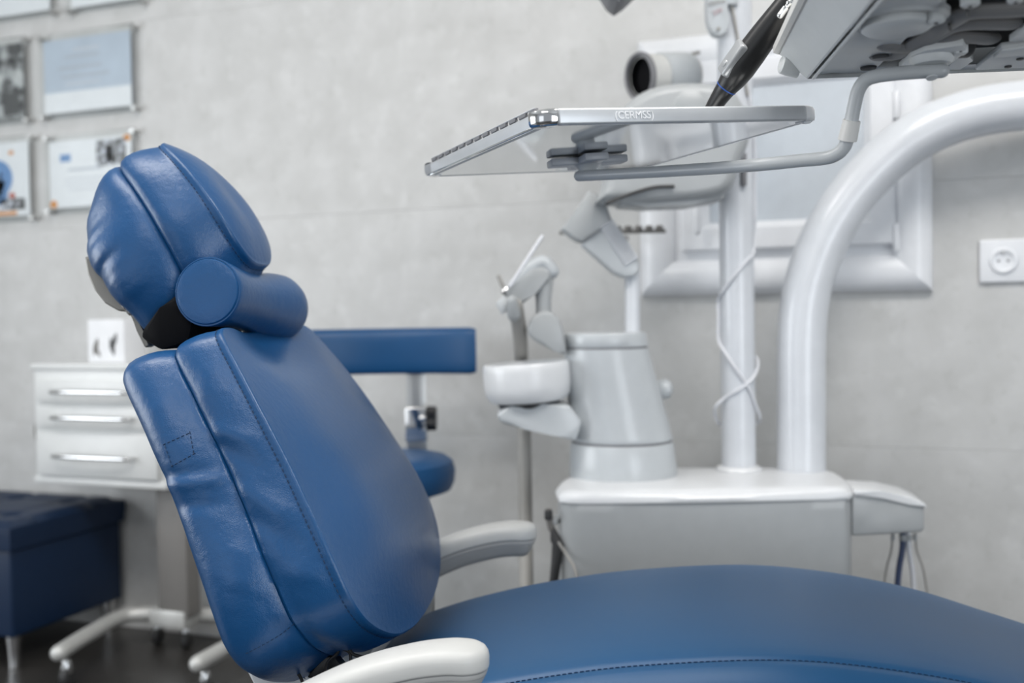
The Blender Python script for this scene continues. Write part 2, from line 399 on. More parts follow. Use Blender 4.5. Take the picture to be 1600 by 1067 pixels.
def cushion(outl, org, tilt, pfun, rings, tmul=lambda s, t=0: 1, disp=None, face=None, back=False, cs=0):
    """rings: (inset, depth) from the front seam backwards; face: function(k, s, v) -> extra height, drawn inside ring 0"""
    a = Vector((-math.sin(tilt), 0, math.cos(tilt))); n = Vector((math.cos(tilt), 0, math.sin(tilt))); vd = Vector((0, 1, 0))
    N2 = normals2(outl); R_ = []
    def pos(s, v, h): return org + a * s + vd * v + n * h
    if face:
        for k in [.02, .1, .2, .3, .4, .5, .6, .68, .76, .83, .89, .94, .975]:
            r = []
            for p, q in zip(outl, N2):
                p2 = p - q * rings[0][0]
                s, v = cs + (p2.x - cs) * k, p2.y * k
                r.append(pos(s, v, pfun(s, v) - rings[0][1] + face(k, s, v)))
            R_.append(r)
    for ins, t in rings:
        r = []
        for p, q in zip(outl, N2):
            p2 = p - q * ins; tt = t * tmul(p.x, t); h = pfun(p.x, p.y) - tt
            P = pos(p2.x, p2.y, h)
            if disp:
                e = disp(p.x, p.y, tt); P = P + (a * q.x + vd * q.y) * e
            r.append(P)
        R_.append(r)
    if back:
        ins, t = rings[-1]
        for k in [.9, .75, .55, .35, .15, .02]:
            r = []
            for p, q in zip(outl, N2):
                p2 = p - q * ins; s, v = cs + (p2.x - cs) * k, p2.y * k
                r.append(pos(s, v, pfun(p.x, p.y) * k + pfun(s, v) * (1 - k) - t * tmul(p.x, t) - .012 * (1 - k * k)))
            R_.append(r)
    return grid_mesh(R_), (a, n, N2, pos)
def interp(tab, x):
    xs = [t[0] for t in tab]; return float(np.interp(x, xs, [t[1] for t in tab]))
BT = math.radians(22)
BO = Vector((-.259, 0, .778))
bprof = [(.168, 0), (.168, .09), (.167, .158), (.162, .180), (.149, .195), (.10, .216), (.04, .235), (-.03, .250), (-.10, .266), (-.16, .274), (-.21, .268), (-.25, .235), (-.285, .165), (-.302, .08), (-.306, 0)]
BOUT = outline(bprof, 300)
PT = [(-.32, .012), (-.25, .014), (-.16, .015), (-.08, .007), (0, -.004), (.07, -.017), (.12, -.028), (.17, -.040), (.22, -.046)]
def bp(s, v=0): return (interp(PT, s - .03) + interp(PT, s) + interp(PT, s + .03)) / 3 - .030 * smoothstep(.06, .165, s) * math.exp(-(v / .112) ** 2 * 1.1)
def tm(s, t=0): return interp([(-.32, 1.24), (-.2, 1.20), (-.1, 1.14), (.02, 1.07), (.10, 1.05), (.17, 1.04), (.2, 1.0)], s)
def fold(s, t, s0, t0, s1, t1, wd, amp):
    """a crease or ridge along a line in (height, depth) of the side"""
    dx, dy = s1 - s0, t1 - t0; L2 = dx * dx + dy * dy; k = ((s - s0) * dx + (t - t0) * dy) / L2
    kk = min(1, max(0, k)); d2 = (s - s0 - dx * kk) ** 2 + (t - t0 - dy * kk) ** 2
    return amp * math.exp(-d2 / (wd * wd)) * (1 if 0 <= k <= 1 else .6)
def bdisp(s, v, t):
    e = .0016 * noise.noise(Vector((s * 9 + 5, t * 14, v * 3))) + .0009 * noise.noise(Vector((s * 34 + t * 52, t * 16 - s * 6, 2)))
    g = smoothstep(.010, .035, t)
    for f in ((.045, .066, .015, .022, .010, .0028), (.03, .066, -.02, .034, .007, -.0026), (-.035, .066, -.085, .026, .012, .0038), (-.075, .066, -.125, .030, .008, -.0024), (-.15, .045, -.172, .012, .012, .0032),
              (.004, .15, -.014, .085, .0075, .0042), (.017, .15, .004, .095, .006, -.003), (-.022, .15, -.042, .10, .008, -.0032),
              (-.10, .09, -.14, .12, .035, .0050), (.10, .11, .04, .13, .022, .002), (-.20, .10, -.25, .06, .012, -.003), (.12, .03, .09, .05, .02, .002)):
        e += fold(s, t, *f)
    e -= .005 * math.exp(-((t - .066) / .006) ** 2) * smoothstep(.10, .24, -s)
    return e * g
def bface(k, s, v):
    lum = smoothstep(.08, -.12, s) if False else 1 - smoothstep(-.12, .08, s)
    return (.008 + .018 * lum) * (1 - smoothstep(.48, 1.02, k)) + .005 * lum * (1 - k * k) + .002 * (1 - k ** 3) - .004 * math.exp(-((s - .10) / .06) ** 2 - (v / .12) ** 2)
front_rings = [(.0030, -.0010), (.001, -.0008), (-.0006, .0006), (-.0012, .003), (-.0008, .006), (-.0004, .0085), (-.0010, .011), (-.0022, .016), (-.0036, .024), (-.0046, .034), (-.0048, .043), (-.0042, .051), (-.003, .058), (-.001, .063), (.0025, .066), (.008, .0685)]
me, BF = cushion(BOUT, BO, BT, bp, front_rings, tm, bdisp, bface, cs=-.06)
backrest = place('backrest_cushion', me, M['vinyl'], chair)
rear_rings = [(.009, .066), (.003, .0675), (.0002, .071), (-.0024, .078), (-.005, .085), (-.0075, .094), (-.009, .103), (-.0095, .112), (-.009, .120), (-.007, .128), (-.003, .135), (.004, .141), (.013, .145), (.025, .148)]
me, _ = cushion(BOUT, BO, BT, bp, rear_rings, tm, bdisp, None, back=True, cs=-.06)
rear = place('backrest_rear_cover', me, M['vinyl'], chair)
def stitches(name, pts, nrm, step, ln, r, mt, parent, lift=.0003):
    """dashes of thread along a polyline on a surface, joined (far too many to pick apart)"""
    bm = bmesh.new(); acc = 0; n = len(pts)
    for i in range(n - 1):
        seg = pts[i + 1] - pts[i]; L = seg.length
        if L < 1e-6: continue
        x = acc
        while x < L:
            t = x / L; p = pts[i] + seg * t; q = nrm[i].lerp(nrm[i + 1], t).normalized(); d = seg.normalized(); b = d.cross(q).normalized()
            vs = []
            for k, sc_ in ((-1, .45), (-.55, 1), (.55, 1), (1, .45)):
                for s1, s2 in ((1, 0), (0, 1), (-1, 0), (0, -1)):
                    vs.append(bm.verts.new(p + d * (k * ln / 2) + b * (s1 * r * sc_) + q * (s2 * r * sc_ + lift)))
            for k in range(3):
                for j in range(4): bm.faces.new((vs[k * 4 + j], vs[k * 4 + (j + 1) % 4], vs[k * 4 + 4 + (j + 1) % 4], vs[k * 4 + 4 + j]))
            x += step
        acc = x - L
    me = bm_mesh(bm); o = place(name, me, M[mt], parent); o['kind'] = 'stuff'; return o
def side_line(outl, F_, pf, tmul, ins, t, disp, i0, i1):
    a, n, N2, pos = F_; P = []; Q = []
    for i in range(i0, i1):
        i %= len(outl); p, q = outl[i], N2[i]; p2 = p - q * ins
        e = disp(p.x, p.y, t * tmul(p.x, t)) if disp else 0
        d = a * q.x + Vector((0, 1, 0)) * q.y
        P.append(pos(p2.x, p2.y, pf(p.x, p.y) - t * tmul(p.x, t)) + d * e); Q.append(d)
    return P, Q
P, Q = side_line(BOUT, BF, bp, tm, -.0008, .0085, bdisp, 0, 301)
stitches('stitching', P, Q, .0076, .0054, .0008, 'thread', backrest)
# piping bead along the front seam
P, Q = side_line(BOUT, BF, bp, tm, .0010, .0008, bdisp, 0, 301)
place('piping', tube([p + q * .0004 for p, q in zip(P, Q)], .0009, 6, False), M['vinyl'], backrest)
P, Q = side_line(BOUT, BF, bp, tm, -.0062, .128, bdisp, 75, 226)
stitches('stitching', P, Q, .007, .0042, .0005, 'thread_light', rear)

def bvh_of(*objs):
    res = []
    for o in objs:
        M4 = wm(o); me = o.data
        res.append(BVHTree.FromPolygons([M4 @ v.co for v in me.vertices], [tuple(p.vertices) for p in me.polygons]))
    return res
def on_surface(bvhs, px, py):
    best = None
    for b in bvhs:
        h = b.ray_cast(C, ray(px, py).normalized())
        if h[0] is not None and (best is None or h[3] < best[3]): best = h
    return best
def surf_line(bvhs, pix, n=10):
    P = []; Q = []
    for p in cr([(x, y, 0) for x, y in pix], n):
        h = on_surface(bvhs, p.x, p.y)
        if h: P.append(cloc(h[0])); q = h[1]; q = q if q.dot(C - h[0]) > 0 else -q; Q.append(Vector((q.dot(CU), q.dot(CV), q.z)))
    return P, Q
rb = bvh_of(rear)
for pl in ([(257, 694), (297, 676)], [(297, 676), (303, 709)], [(303, 709), (269, 728)], [(269, 728), (257, 694)]):
    P, Q = surf_line(rb, [pl[0], ((pl[0][0] + pl[1][0]) / 2, (pl[0][1] + pl[1][1]) / 2), pl[1]], 6)
    if len(P) > 2: stitches('stitching', P, Q, .0062, .0042, .0007, 'thread', rear)
P, Q = surf_line(rb, [(386, 1020), (410, 1008), (440, 990), (462, 972), (476, 958)], 8)
if len(P) > 2: stitches('stitching', P, Q, .0058, .0042, .0006, 'thread', rear)

# headrest
tp = hit(262, 229, CO, CV); bt = hit(407, 417, CO, CV)
tp, bt = cloc(tp), cloc(bt); HL = (tp - bt).length; HT = math.atan2(bt.x - tp.x, tp.z - bt.z); HO = (tp + bt) / 2
hl = HL / 2
HOUT = outline([(hl, 0), (hl * .985, .022), (hl * .88, .040), (hl * .62, .058), (hl * .2, .074), (-hl * .25, .080), (-hl * .65, .072), (-hl * .88, .052), (-hl * .98, .028), (-hl, 0)], 220)
hp = lambda s, v=0: .004 + .019 * (1 - (s / hl) ** 2)
def hdisp(s, v, t):
    e = .0015 * noise.noise(Vector((s * 22, t * 25, v * 4 + 9)))
    return e * smoothstep(.004, .02, t)
def hface(k, s, v): return .003 * (1 - k ** 3) + .010 * (1 - k * k) - .007 * math.exp(-((s + .01) / .05) ** 2 - (v / .035) ** 2)
me, HF = cushion(HOUT, HO, HT, hp, [(.003, -.001), (.001, -.0008), (-.0006, .0006), (-.0012, .003), (-.0008, .006), (-.0006, .009), (-.0025, .013), (-.0075, .022), (-.0135, .034), (-.018, .046), (-.020, .057), (-.019, .066), (-.0155, .0715), (-.009, .0745)], lambda s, t=0: interp([(-hl, 1.25), (hl, .95)], s), hdisp, hface)
hpad = place('headrest_pad', me, M['vinyl'], chair)
ht = lambda s, t=0: interp([(-hl, 1.25), (hl, .95)], s)
P, Q = side_line(HOUT, HF, hp, ht, -.0009, .0085, hdisp, 0, 221)
stitches('stitching', P, Q, .0072, .005, .0007, 'thread', hpad)
P, Q = side_line(HOUT, HF, hp, ht, .0010, .0008, hdisp, 0, 221)
place('piping', tube([p + q * .0004 for p, q in zip(P, Q)], .0011, 6, False), M['vinyl'], hpad)
def ht2(s, t=0):
    k = smoothstep(.080, .14, t); return ht(s) * (1 - k) + k * interp([(-hl, 1.08), (-.3 * hl, 1.17), (.4 * hl, 1.19), (hl, 1.02)], s)
def hdisp2(s, v, t):
    g = smoothstep(.115, .175, t); ph = math.atan2(v, s)
    e = .0016 * noise.noise(Vector((s * 16, t * 12, 3)))
    e += g * .0045 * noise.noise(Vector((ph * 5.5, t * 9, 0))) + g * .0035 * math.sin(ph * 9 + 2 * noise.noise(Vector((ph * 2, 1, 0))))
    return e - .034 * smoothstep(.075, .18, t) * max(0, s / hl) ** 1.5
me, HF2 = cushion(HOUT, HO, HT, hp, [(-.006, .0715), (-.011, .0735), (-.015, .077), (-.018, .082), (-.021, .090), (-.023, .100), (-.024, .110), (-.024, .120), (-.023, .130), (-.021, .139), (-.018, .147), (-.012, .155), (-.004, .162), (.008, .168), (.022, .171)], ht2, hdisp2, None, back=True)
hcov = place('headrest_cover', me, M['vinyl'], chair)
# bracket behind the headrest
def cp(px, py, v): return cloc(hit(px, py, CO + CV * v, CV))
br = [(131, 400), (136, 428), (147, 454), (163, 474), (184, 486), (204, 488), (196, 462), (180, 440), (165, 420), (152, 405)]
place('headrest_bracket', prism([cp(x, y, -.055) for x, y in br], Vector((0, .11, 0)), .003, 2), M['satin'], chair, smooth=False)
hb = place('headrest_slide_bar', prism([cp(x, y, -.05) for x, y in [(200, 474), (208, 488), (224, 518), (234, 540), (226, 544), (214, 518), (202, 490)]], Vector((0, .02, 0)), .002), M['satin'], chair)
place('clamp_screw', tube([cp(193, 474, -.06), cp(204, 488, -.06)], .005, 10), M['chrome'], hb)
place('neck_joint', prism([cp(x, y, -.10) for x, y in [(217, 528), (222, 512), (250, 480), (275, 458), (305, 480), (295, 535), (250, 548)]], Vector((0, .2, 0)), .008, 2), M['joint'], chair)

# neck roll
ra = cloc(hit(322, 455, CO - CV * .118, CV)); rbk = cloc(hit(428, 479, CO + CV * .118, CV)) + Vector((.004, 0, -.004))
rp = []
for t, r in ((-1.0, .002), (-1.0, .02), (-.998, .036), (-.985, .0435), (-.95, .0462), (-.88, .0468), (-.7, .0455), (-.45, .0430), (-.2, .0420), (0, .0425), (.2, .0445), (.45, .0485), (.7, .0525), (.9, .0540), (1.05, .0505), (1.14, .041), (1.19, .025), (1.2, .002)):
    rp.append((r, t * (rbk - ra).length / 2))
neck = place('neck_roll', lathe(rp, 48, axis_m((ra + rbk) / 2, rbk - ra)), M['vinyl'], chair)
am = axis_m((ra + rbk) / 2, rbk - ra); hh_ = (rbk - ra).length / 2
place('piping', tube([am @ Vector((.0460 * math.cos(a), .0460 * math.sin(a), -hh_ * .957)) for a in np.linspace(0, 2 * PI, 49)], .0015, 6, False), M['vinyl'], neck)

# seat
WT = [(-.30, .40), (-.22, .42), (-.159, .452), (-.036, .487), (.074, .509), (.182, .5235), (.342, .5325), (.477, .522), (.6, .499), (.702, .468), (.802, .436), (.95, .385), (1.1, .33), (1.2, .293)]
WS = cr([(a, b, 0) for a, b in WT], 6)
def seat_h(u): return float(np.interp(u, [p.x for p in WS], [p.y for p in WS]))
sec = [(0, 0), (.06, 0.0003), (.12, -.001), (.17, -.004), (.20, -.0085), (.215, -.0125), (.2215, -.0155), (.2240, -.0185), (.2265, -.0180), (.235, -.0215), (.250, -.033), (.262, -.048), (.270, -.066), (.272, -.085), (.266, -.100), (.255, -.108), (.24, -.11), (.1, -.11), (0, -.11)]
full = sec + [(-a, b) for a, b in sec[-2:0:-1]]
rings = []
us = list(np.linspace(-.225, 1.16, 96))
for u_ in [-.24] + us + [1.175]:
    k = .9 if u_ < -.23 or u_ > 1.17 else 1
    hw = interp([(-.3, .9), (-.1, 1), (.5, 1), (1.2, .88)], u_)
    h = seat_h(u_)
    rings.append([Vector((u_, v * hw * k, h + (dz if k == 1 else -.055 + (dz + .055) * .7))) for v, dz in full])
seat = place('seat', grid_mesh(rings), M['vinyl_seat'], chair)
for sg in (-1, 1):
    hwf = lambda u_: interp([(-.3, .9), (-.1, 1), (.5, 1), (1.2, .88)], u_)
    P = [Vector((u_, sg * .2235 * hwf(u_), seat_h(u_) - .0178)) for u_ in np.linspace(-.15, 1.1, 120)]
    stitches('stitching', P, [Vector((0, sg * .5, .86))] * len(P), .0072, .005, .0008, 'thread', seat)
place('seat_base', prism([Vector((u_, -.2, w_)) for u_, w_ in [(-.2, .28), (-.2, .345), (-.05, .37), (.1, .392), (.34, .415), (.6, .38), (.95, .27), (.95, .23), (.5, .25), (.2, .26)]], Vector((0, .4, 0)), .012, 3), M['white'], chair)
place('pedestal', prism([Vector((u_, -.13, w_)) for u_, w_ in [(-.1, .02), (-.1, .1), (0, .28), (.25, .28), (.45, .1), (.6, .06), (.6, .02)]], Vector((0, .26, 0)), .02, 3), M['white'], chair)
place('floor_plate', box((.9, .42, .03), (.22, 0, .015), .01, 3), M['unit_grey'], chair)
# backrest support below the rear cover
place('backrest_support', prism([cp(x, y, -.17) for x, y in [(374, 1032), (392, 1030), (430, 1050), (480, 1052), (520, 1075), (560, 1130), (470, 1180), (405, 1090)]], Vector((0, .34, 0)), .010, 3), M['white'], chair)
place('hinge_cover', prism([cp(x, y, -.12) for x, y in [(498, 1004), (532, 1014), (545, 1040), (545, 1090), (480, 1090), (470, 1045)]], Vector((0, .24, 0)), .012, 2), M['unit_grey'], chair)
place('hinge_bracket', prism([cp(x, y, -.19) for x, y in [(506, 1026), (522, 1026), (538, 1046), (520, 1064), (478, 1060)]], Vector((0, .02, 0)), .003, 2), M['black'], chair)
for pl in ([(530, 1012), (526, 1022), (512, 1036), (508, 1060)], [(530, 1012), (545, 1018), (548, 1030), (546, 1050)], [(545, 1014), (552, 1022), (566, 1026), (580, 1024)], [(466, 1052), (472, 1064), (474, 1080)]):
    place('cable', tube(cr([cp(x, y, -.20) for x, y in pl], 6), .0022, 8), M['black'], chair)

# armrests
arm_prof = [(-.30, .452), (-.25, .490), (-.206, .514), (-.146, .5405), (-.087, .557), (-.045, .5632), (-.022, .5632)]
def armrest(sg):
    prof = cr([(a, b, 0) for a, b in arm_prof], 6)
    cum = [0]
    for i in range(1, len(prof)): cum.append(cum[-1] + (prof[i] - prof[i - 1]).length)
    def curve(l):
        l2 = min(max(l, 0), cum[-1]); i = min(max(int(np.searchsorted(cum, l2)), 1), len(prof) - 1)
        d = (prof[i] - prof[i - 1]).normalized(); p = prof[i - 1] + d * (l2 - cum[i - 1]) + d * (l - l2)
        j0, j1 = max(i - 2, 0), min(i + 1, len(prof) - 1); t = (prof[j1] - prof[j0]).normalized()
        return p, Vector((-t.y, t.x, 0))
    def rail(width, length, layers):
        """a strip rounded in plan at its free end, bent along the arm curve; layers = (inset, height)"""
        r = width / 2; nl = 40; rings = []
        for ins, h in layers:
            q = max(r - ins, 1e-5); ring = []
            for k in range(nl): ring.append(((length - r) * k / nl, -q))
            for k in range(25): a_ = -PI / 2 + PI * k / 24; ring.append((length - r + q * math.cos(a_), q * math.sin(a_)))
            for k in range(nl): ring.append(((length - r) * (1 - (k + 1) / nl), q))
            out = []
            for l, y in ring:
                p, nn = curve(l); w_ = p + nn * h; out.append(Vector((w_.x, y, w_.y)))
            rings.append(out)
        return grid_mesh(rings, True, False, False)
    LN_ = cum[-1] + .026
    e = bpy.data.objects.new('armrest', None); COL.objects.link(e); e.parent = chair; e.location = (0, sg * .33, 0)
    place('arm_top', rail(.062, LN_, [(.031, -.027), (.003, -.027), (.0005, -.0262), (0, -.024), (0, -.014), (.001, -.009), (.004, -.0045), (.009, -.0015), (.015, 0), (.022, .0008), (.0310, .001)]), M['arm'], e, sharp=False)
    place('arm_underside', rail(.060, LN_ - .001, [(.0300, -.058), (.018, -.058), (.014, -.056), (.009, -.048), (.003, -.036), (.0005, -.0295), (.001, -.0278), (.030, -.0278)]), M['arm_shaded'], e)
    place('arm_core', rail(.056, LN_ - .003, [(.028, -.034), (0, -.034), (0, -.020), (.028, -.020)]), M['rubber'], e)
    place('arm_bracket', prism([Vector((a, -.015, b)) for a, b in [(-.31, .44), (-.25, .478), (-.20, .486), (-.18, .45), (-.19, .38), (-.12, .34), (-.12, .30), (-.28, .30), (-.31, .36)]], Vector((0, .03, 0)), .006, 2), M['arm_shaded'], e)
    return e
armrest(-1); armrest(1)

# ------------------------------------------------------------------ dental unit behind the chair
UO = at(1100, 760, 2.1); UO.z = 0
unit = thing('dental_unit', 'white dental treatment unit with spittoon tower and posts behind the chair', 'dental unit', UO, PSI)
def ul(px, py, d): q = at(px, py, d) - UO; return Vector((q.dot(R0), q.dot(F0), q.z))
def ud(px, d):  # ground-plan point
    q = ul(px, 500, d); return Vector((q.x, q.y, 0))
zt_ = ul(1100, 777, 1.97).z
foot = [ud(872, 1.985), ud(905, 1.965), ud(1000, 1.96), ud(1150, 1.96), ud(1290, 1.965), ud(1326, 1.975), ud(1322, 2.08), ud(1298, 2.19), ud(1240, 2.245), ud(1100, 2.265), ud(950, 2.265), ud(890, 2.2), ud(868, 2.08)]
def stack(foot, levels):
    """footprint polygon swept up; levels = (z, inset)"""
    c = sum(foot, Vector((0, 0, 0))) / len(foot); rings = []
    for z, ins in levels:
        r = []
        for p in foot:
            d = (p - c); L = d.length; q = p - d * (ins / L); r.append(Vector((q.x, q.y, z)))
        rings.append(r)
    return grid_mesh(rings)
fine = [Vector((p.x, p.y, 0)) for p in cr(foot + [foot[0]], 4)[:-1]]
place('base_cabinet', stack(fine, [(.03, .012), (.05, .004), (zt_ - .03, 0), (zt_ - .012, .001), (zt_ - .010, .004)]), M['unit_grey'], unit)
place('base_top', stack(fine, [(zt_ - .012, .004), (zt_ - .009, -.003), (zt_ - .002, -.004), (zt_ + .006, .002), (zt_ + .012, .012), (zt_ + .0145, .03), (zt_ + .015, .10)]), M['white'], unit)  # whiter than the cabinet to paint the bright highlight of the top bevel
zt_ += .015
place('floor_foot', stack(fine, [(0, .02), (.03, .02), (.035, .03)]), M['dark'], unit)
# arm to the right
side = [ul(1331, 772, 2.0), ul(1331, 838, 2.0), ul(1440, 832, 2.02), ul(1445, 826, 2.02), ul(1444, 789, 2.02), ul(1420, 780, 2.02), ul(1380, 772, 2.01)]
place('side_arm', prism(side, Vector((.02, .11, 0)), .010, 3), M['unit_grey'], unit)
sd = [ul(1333, 764, 2.0), ul(1333, 775, 2.0), ul(1380, 778, 2.01), ul(1420, 786, 2.02), ul(1446, 795, 2.02), ul(1446, 787, 2.02), ul(1420, 775, 2.02), ul(1380, 767, 2.01)]
place('side_arm_top', prism([p - Vector((0, .004, 0)) for p in sd], Vector((.02, .118, 0)), .004, 2), M['white'], unit)  # white paints the same top highlight onto the side arm
# spittoon tower
TD = 2.17
def zc(py, d, px=960): return ul(px, py, d).z
lev = [(zc(764, 2.065), 971, 84, 'b'), (zc(700, 2.07), 969, 80.5, 'b'), (zc(696, 2.07), 969, 80, 'm'), (zc(620, 2.08), 958, 73, 'm'), (zc(546, 2.10), 946, 66, 'm'), (zc(543, 2.10), 946, 65.5, 't'), (zc(526, 2.10), 945, 65, 't'), (zc(520, 2.10), 945, 61, 't')]
def tower_ring(z, pxc, rpx, k=1.0, seg=48):
    c = ud(pxc, TD); r = rpx * TD / FPX * k; return [Vector((c.x + r * math.cos(2 * PI * j / seg), c.y + r * .95 * math.sin(2 * PI * j / seg), z)) for j in range(seg)]
zb0 = zt_ - .001
dl = Vector((0, 0, zb0 - lev[0][0]))
L_ = [(z, a, b) for z, a, b, _ in lev]
place('tower_base', grid_mesh([tower_ring(zb0, 971, 84), tower_ring(zb0 + .004, 971, 84.5), tower_ring(L_[1][0] - .003, 969, 80.8), tower_ring(L_[1][0], 969, 79.5)]), M['unit'], unit)
place('tower_seam', grid_mesh([tower_ring(L_[1][0] - .001, 969, 78.5), tower_ring(L_[2][0] + .002, 969, 78.5)]), M['rubber'], unit)
prof = [tower_ring(L_[2][0], 969, 79), tower_ring(L_[2][0] + .003, 969, 80)]
for t in np.linspace(.05, 1, 12):
    prof.append(tower_ring(L_[2][0] + (L_[4][0] - L_[2][0]) * t, 969 + (946 - 969) * t, 80 + (66 - 80) * t))
place('tower_body', grid_mesh(prof), M['unit'], unit)
place('tower_seam', grid_mesh([tower_ring(L_[4][0] - .001, 946, 65), tower_ring(L_[5][0] + .002, 946, 65)]), M['rubber'], unit)
place('tower_lid', grid_mesh([tower_ring(L_[5][0], 946, 65), tower_ring(L_[5][0] + .002, 946, 66), tower_ring(L_[6][0], 945, 65), tower_ring(L_[7][0] - .002, 945, 63), tower_ring(L_[7][0], 945, 58)]), M['unit'], unit)
place('tower_knob', lathe([(0, -.02), (.016, -.02), (.021, -.012), (.022, 0), (.018, .010), (.008, .015), (0, .016)], 20, axis_m(ul(1040, 608, 2.20), (1, -.2, 0))), M['unit'], unit)
# bowl and drip plate on the left
bc = ul(826, 600, 2.15); br_ = 68 * 2.15 / FPX
zb1, zb2 = ul(826, 631, 2.1).z, ul(826, 568, 2.1).z
bm_ = Matrix.Translation((bc.x, bc.y, zb1)) @ Matrix.Rotation(math.radians(-3.5), 4, 'Y')
bh = zb2 - zb1
place('spittoon_bowl', lathe([(0, 0), (br_ * .72, 0), (br_ * .88, .004), (br_ * .97, .016), (br_, .034), (br_ * 1.005, bh * .8), (br_ * .99, bh - .004), (br_ * .96, bh), (br_ * .92, bh - .004), (br_ * .88, bh * .6), (br_ * .6, .022), (.01, .012), (0, .012)], 48, bm_), M['white'], unit)
place('bowl_seat', lathe([(0, -.012), (br_ * .66, -.012), (br_ * .74, .002), (0, .002)], 40, bm_), M['dark'], unit)
dp = [(775, 650), (783, 641), (800, 634), (850, 631), (890, 633), (910, 660), (900, 690), (870, 682), (820, 671), (785, 662)]
place('bowl_support', prism([ul(x, y, 2.09) for x, y in dp], Vector((0, .14, 0)), .010, 4), M['unit'], unit)
# posts
pc = ud(1152, 2.19); pr = 26.5 * 2.19 / FPX
place('lamp_post', tube([Vector((pc.x, pc.y, zt_ - .002)), Vector((pc.x, pc.y, 1.0)), Vector((pc.x, pc.y, 1.72))], pr, 32, False), M['paint'], unit)
place('post_collar', lathe([(pr, 0), (pr + .012, 0), (pr + .013, .006), (pr + .010, .011), (pr + .002, .014), (pr, .014)], 32, Matrix.Translation((pc.x, pc.y, zt_ - .003))), M['white'], unit)
arch = [(1252, 752, 2.2), (1252, 690, 2.2), (1252, 620, 2.2), (1252, 550, 2.2), (1255, 490, 2.2), (1264, 440, 2.2), (1281, 390, 2.2), (1306, 341, 2.195), (1338, 296, 2.19), (1378, 254, 2.18), (1424, 218, 2.165), (1475, 192, 2.15), (1535, 174, 2.13), (1600, 165, 2.11), (1680, 162, 2.08), (1760, 166, 2.05)]
ap = [ul(*a) for a in arch]; ap[0].z = zt_ - .004
place('support_arch', tube(cr(ap, 6), .0512, 40, False), M['paint'], unit)
# swivel housing on the lamp post
hs = []
HDp = 2.10
outl_px = [(930, 318), (938, 296), (950, 230), (966, 180), (1000, 150), (1050, 137), (1120, 139), (1150, 160), (1166, 215), (1150, 262), (1134, 302), (1090, 316), (1000, 322)]
cen = Vector((0, 0, 0)); P = [ul(x, y, HDp) for x, y in outl_px]
P = cr(P + [P[0]], 4)[:-1]; cen = sum(P, Vector((0, 0, 0))) / len(P)
rings = []
for yy, k in ((-.062, .80), (-.060, .88), (-.052, .95), (-.035, .99), (0, 1.0), (.04, .99), (.062, .95), (.072, .86)):
    rings.append([Vector((cen.x + (p.x - cen.x) * k, cen.y + yy, cen.z + (p.z - cen.z) * k)) for p in P])
house = place('swivel_housing', grid_mesh(rings), M['unit_grey'], unit)
place('housing_seam', tube(cr([ul(948, 318, 2.03), ul(980, 305, 2.035), ul(1020, 293, 2.035), ul(1052, 291, 2.035)], 6), .0035, 8), M['dark'], unit)
place('housing_base', prism([ul(x, y, 2.06) for x, y in [(965, 320), (985, 306), (1040, 296), (1100, 294), (1136, 301), (1130, 312), (1080, 320), (1010, 323)]], Vector((0, .09, 0)), .006, 2), M['unit_grey'], unit)
place('housing_panel', prism([ul(x, y, 2.032) for x, y in [(1056, 152), (1066, 143), (1090, 140), (1100, 150), (1112, 172), (1050, 172)]], Vector((0, .012, 0)), .004, 2), M['unit_grey'], unit)
place('post_clip', box((.012, .014, .07), ul(1162, 265, 2.14), .004), M['rubber'], unit)
# cup filler: upright pipe on the tower under a slanting cover with a ribbed edge
place('filler_pipe', tube(cr([ul(988, 530, 2.17), ul(988, 470, 2.17), ul(987, 424, 2.17), ul(980, 408, 2.17)], 6), .0165, 20), M['paint'], unit)
cov = place('filler_cover', prism([ul(x, y, 2.137) for x, y in [(908, 381), (950, 346), (962, 352), (999, 408), (1000, 422), (992, 432), (976, 434), (958, 426)]], Vector((0, .06, 0)), .006, 3), M['unit'], unit)
for k in range(13):
    f_ = k / 12; q = ul(956 + 38 * f_, 347 + 56 * f_, 2.135)
    place('cover_rib', tube([q + Vector((.002, -.002, .002)), q + Vector((-.022, -.002, -.012))], .0030, 8), M['paint'], cov)
place('filler_cover_upper', prism([ul(x, y, 2.13) for x, y in [(893, 338), (920, 296), (944, 308), (958, 347), (910, 379), (899, 375), (876, 357)]], Vector((0, .065, 0)), .007, 3), M['unit_grey'], unit)
# dark serrated rack behind it
rk = thing('instrument_rack', 'small dark serrated metal rack behind the tubes left of the window', 'rack', at(957, 360, 2.36))
rkb = at(957, 360, 2.36)
place('rail', box((.245, .010, .008), (0, 0, -.004), .001, rot=Matrix.Rotation(PSI, 3, 'Z')), M['hose'], rk)
for k in range(10):
    place('tooth', lathe([(0, 0), (.010, 0), (.010, .006), (.006, .010), (0, .011)], 12, Matrix.Translation(R0 * (-.108 + k * .024) + Vector((0, 0, 0)))), M['hose'], rk)
place('wall_bracket', box((.012, .12, .008), (0, .07, -.010), .001), M['hose'], rk)
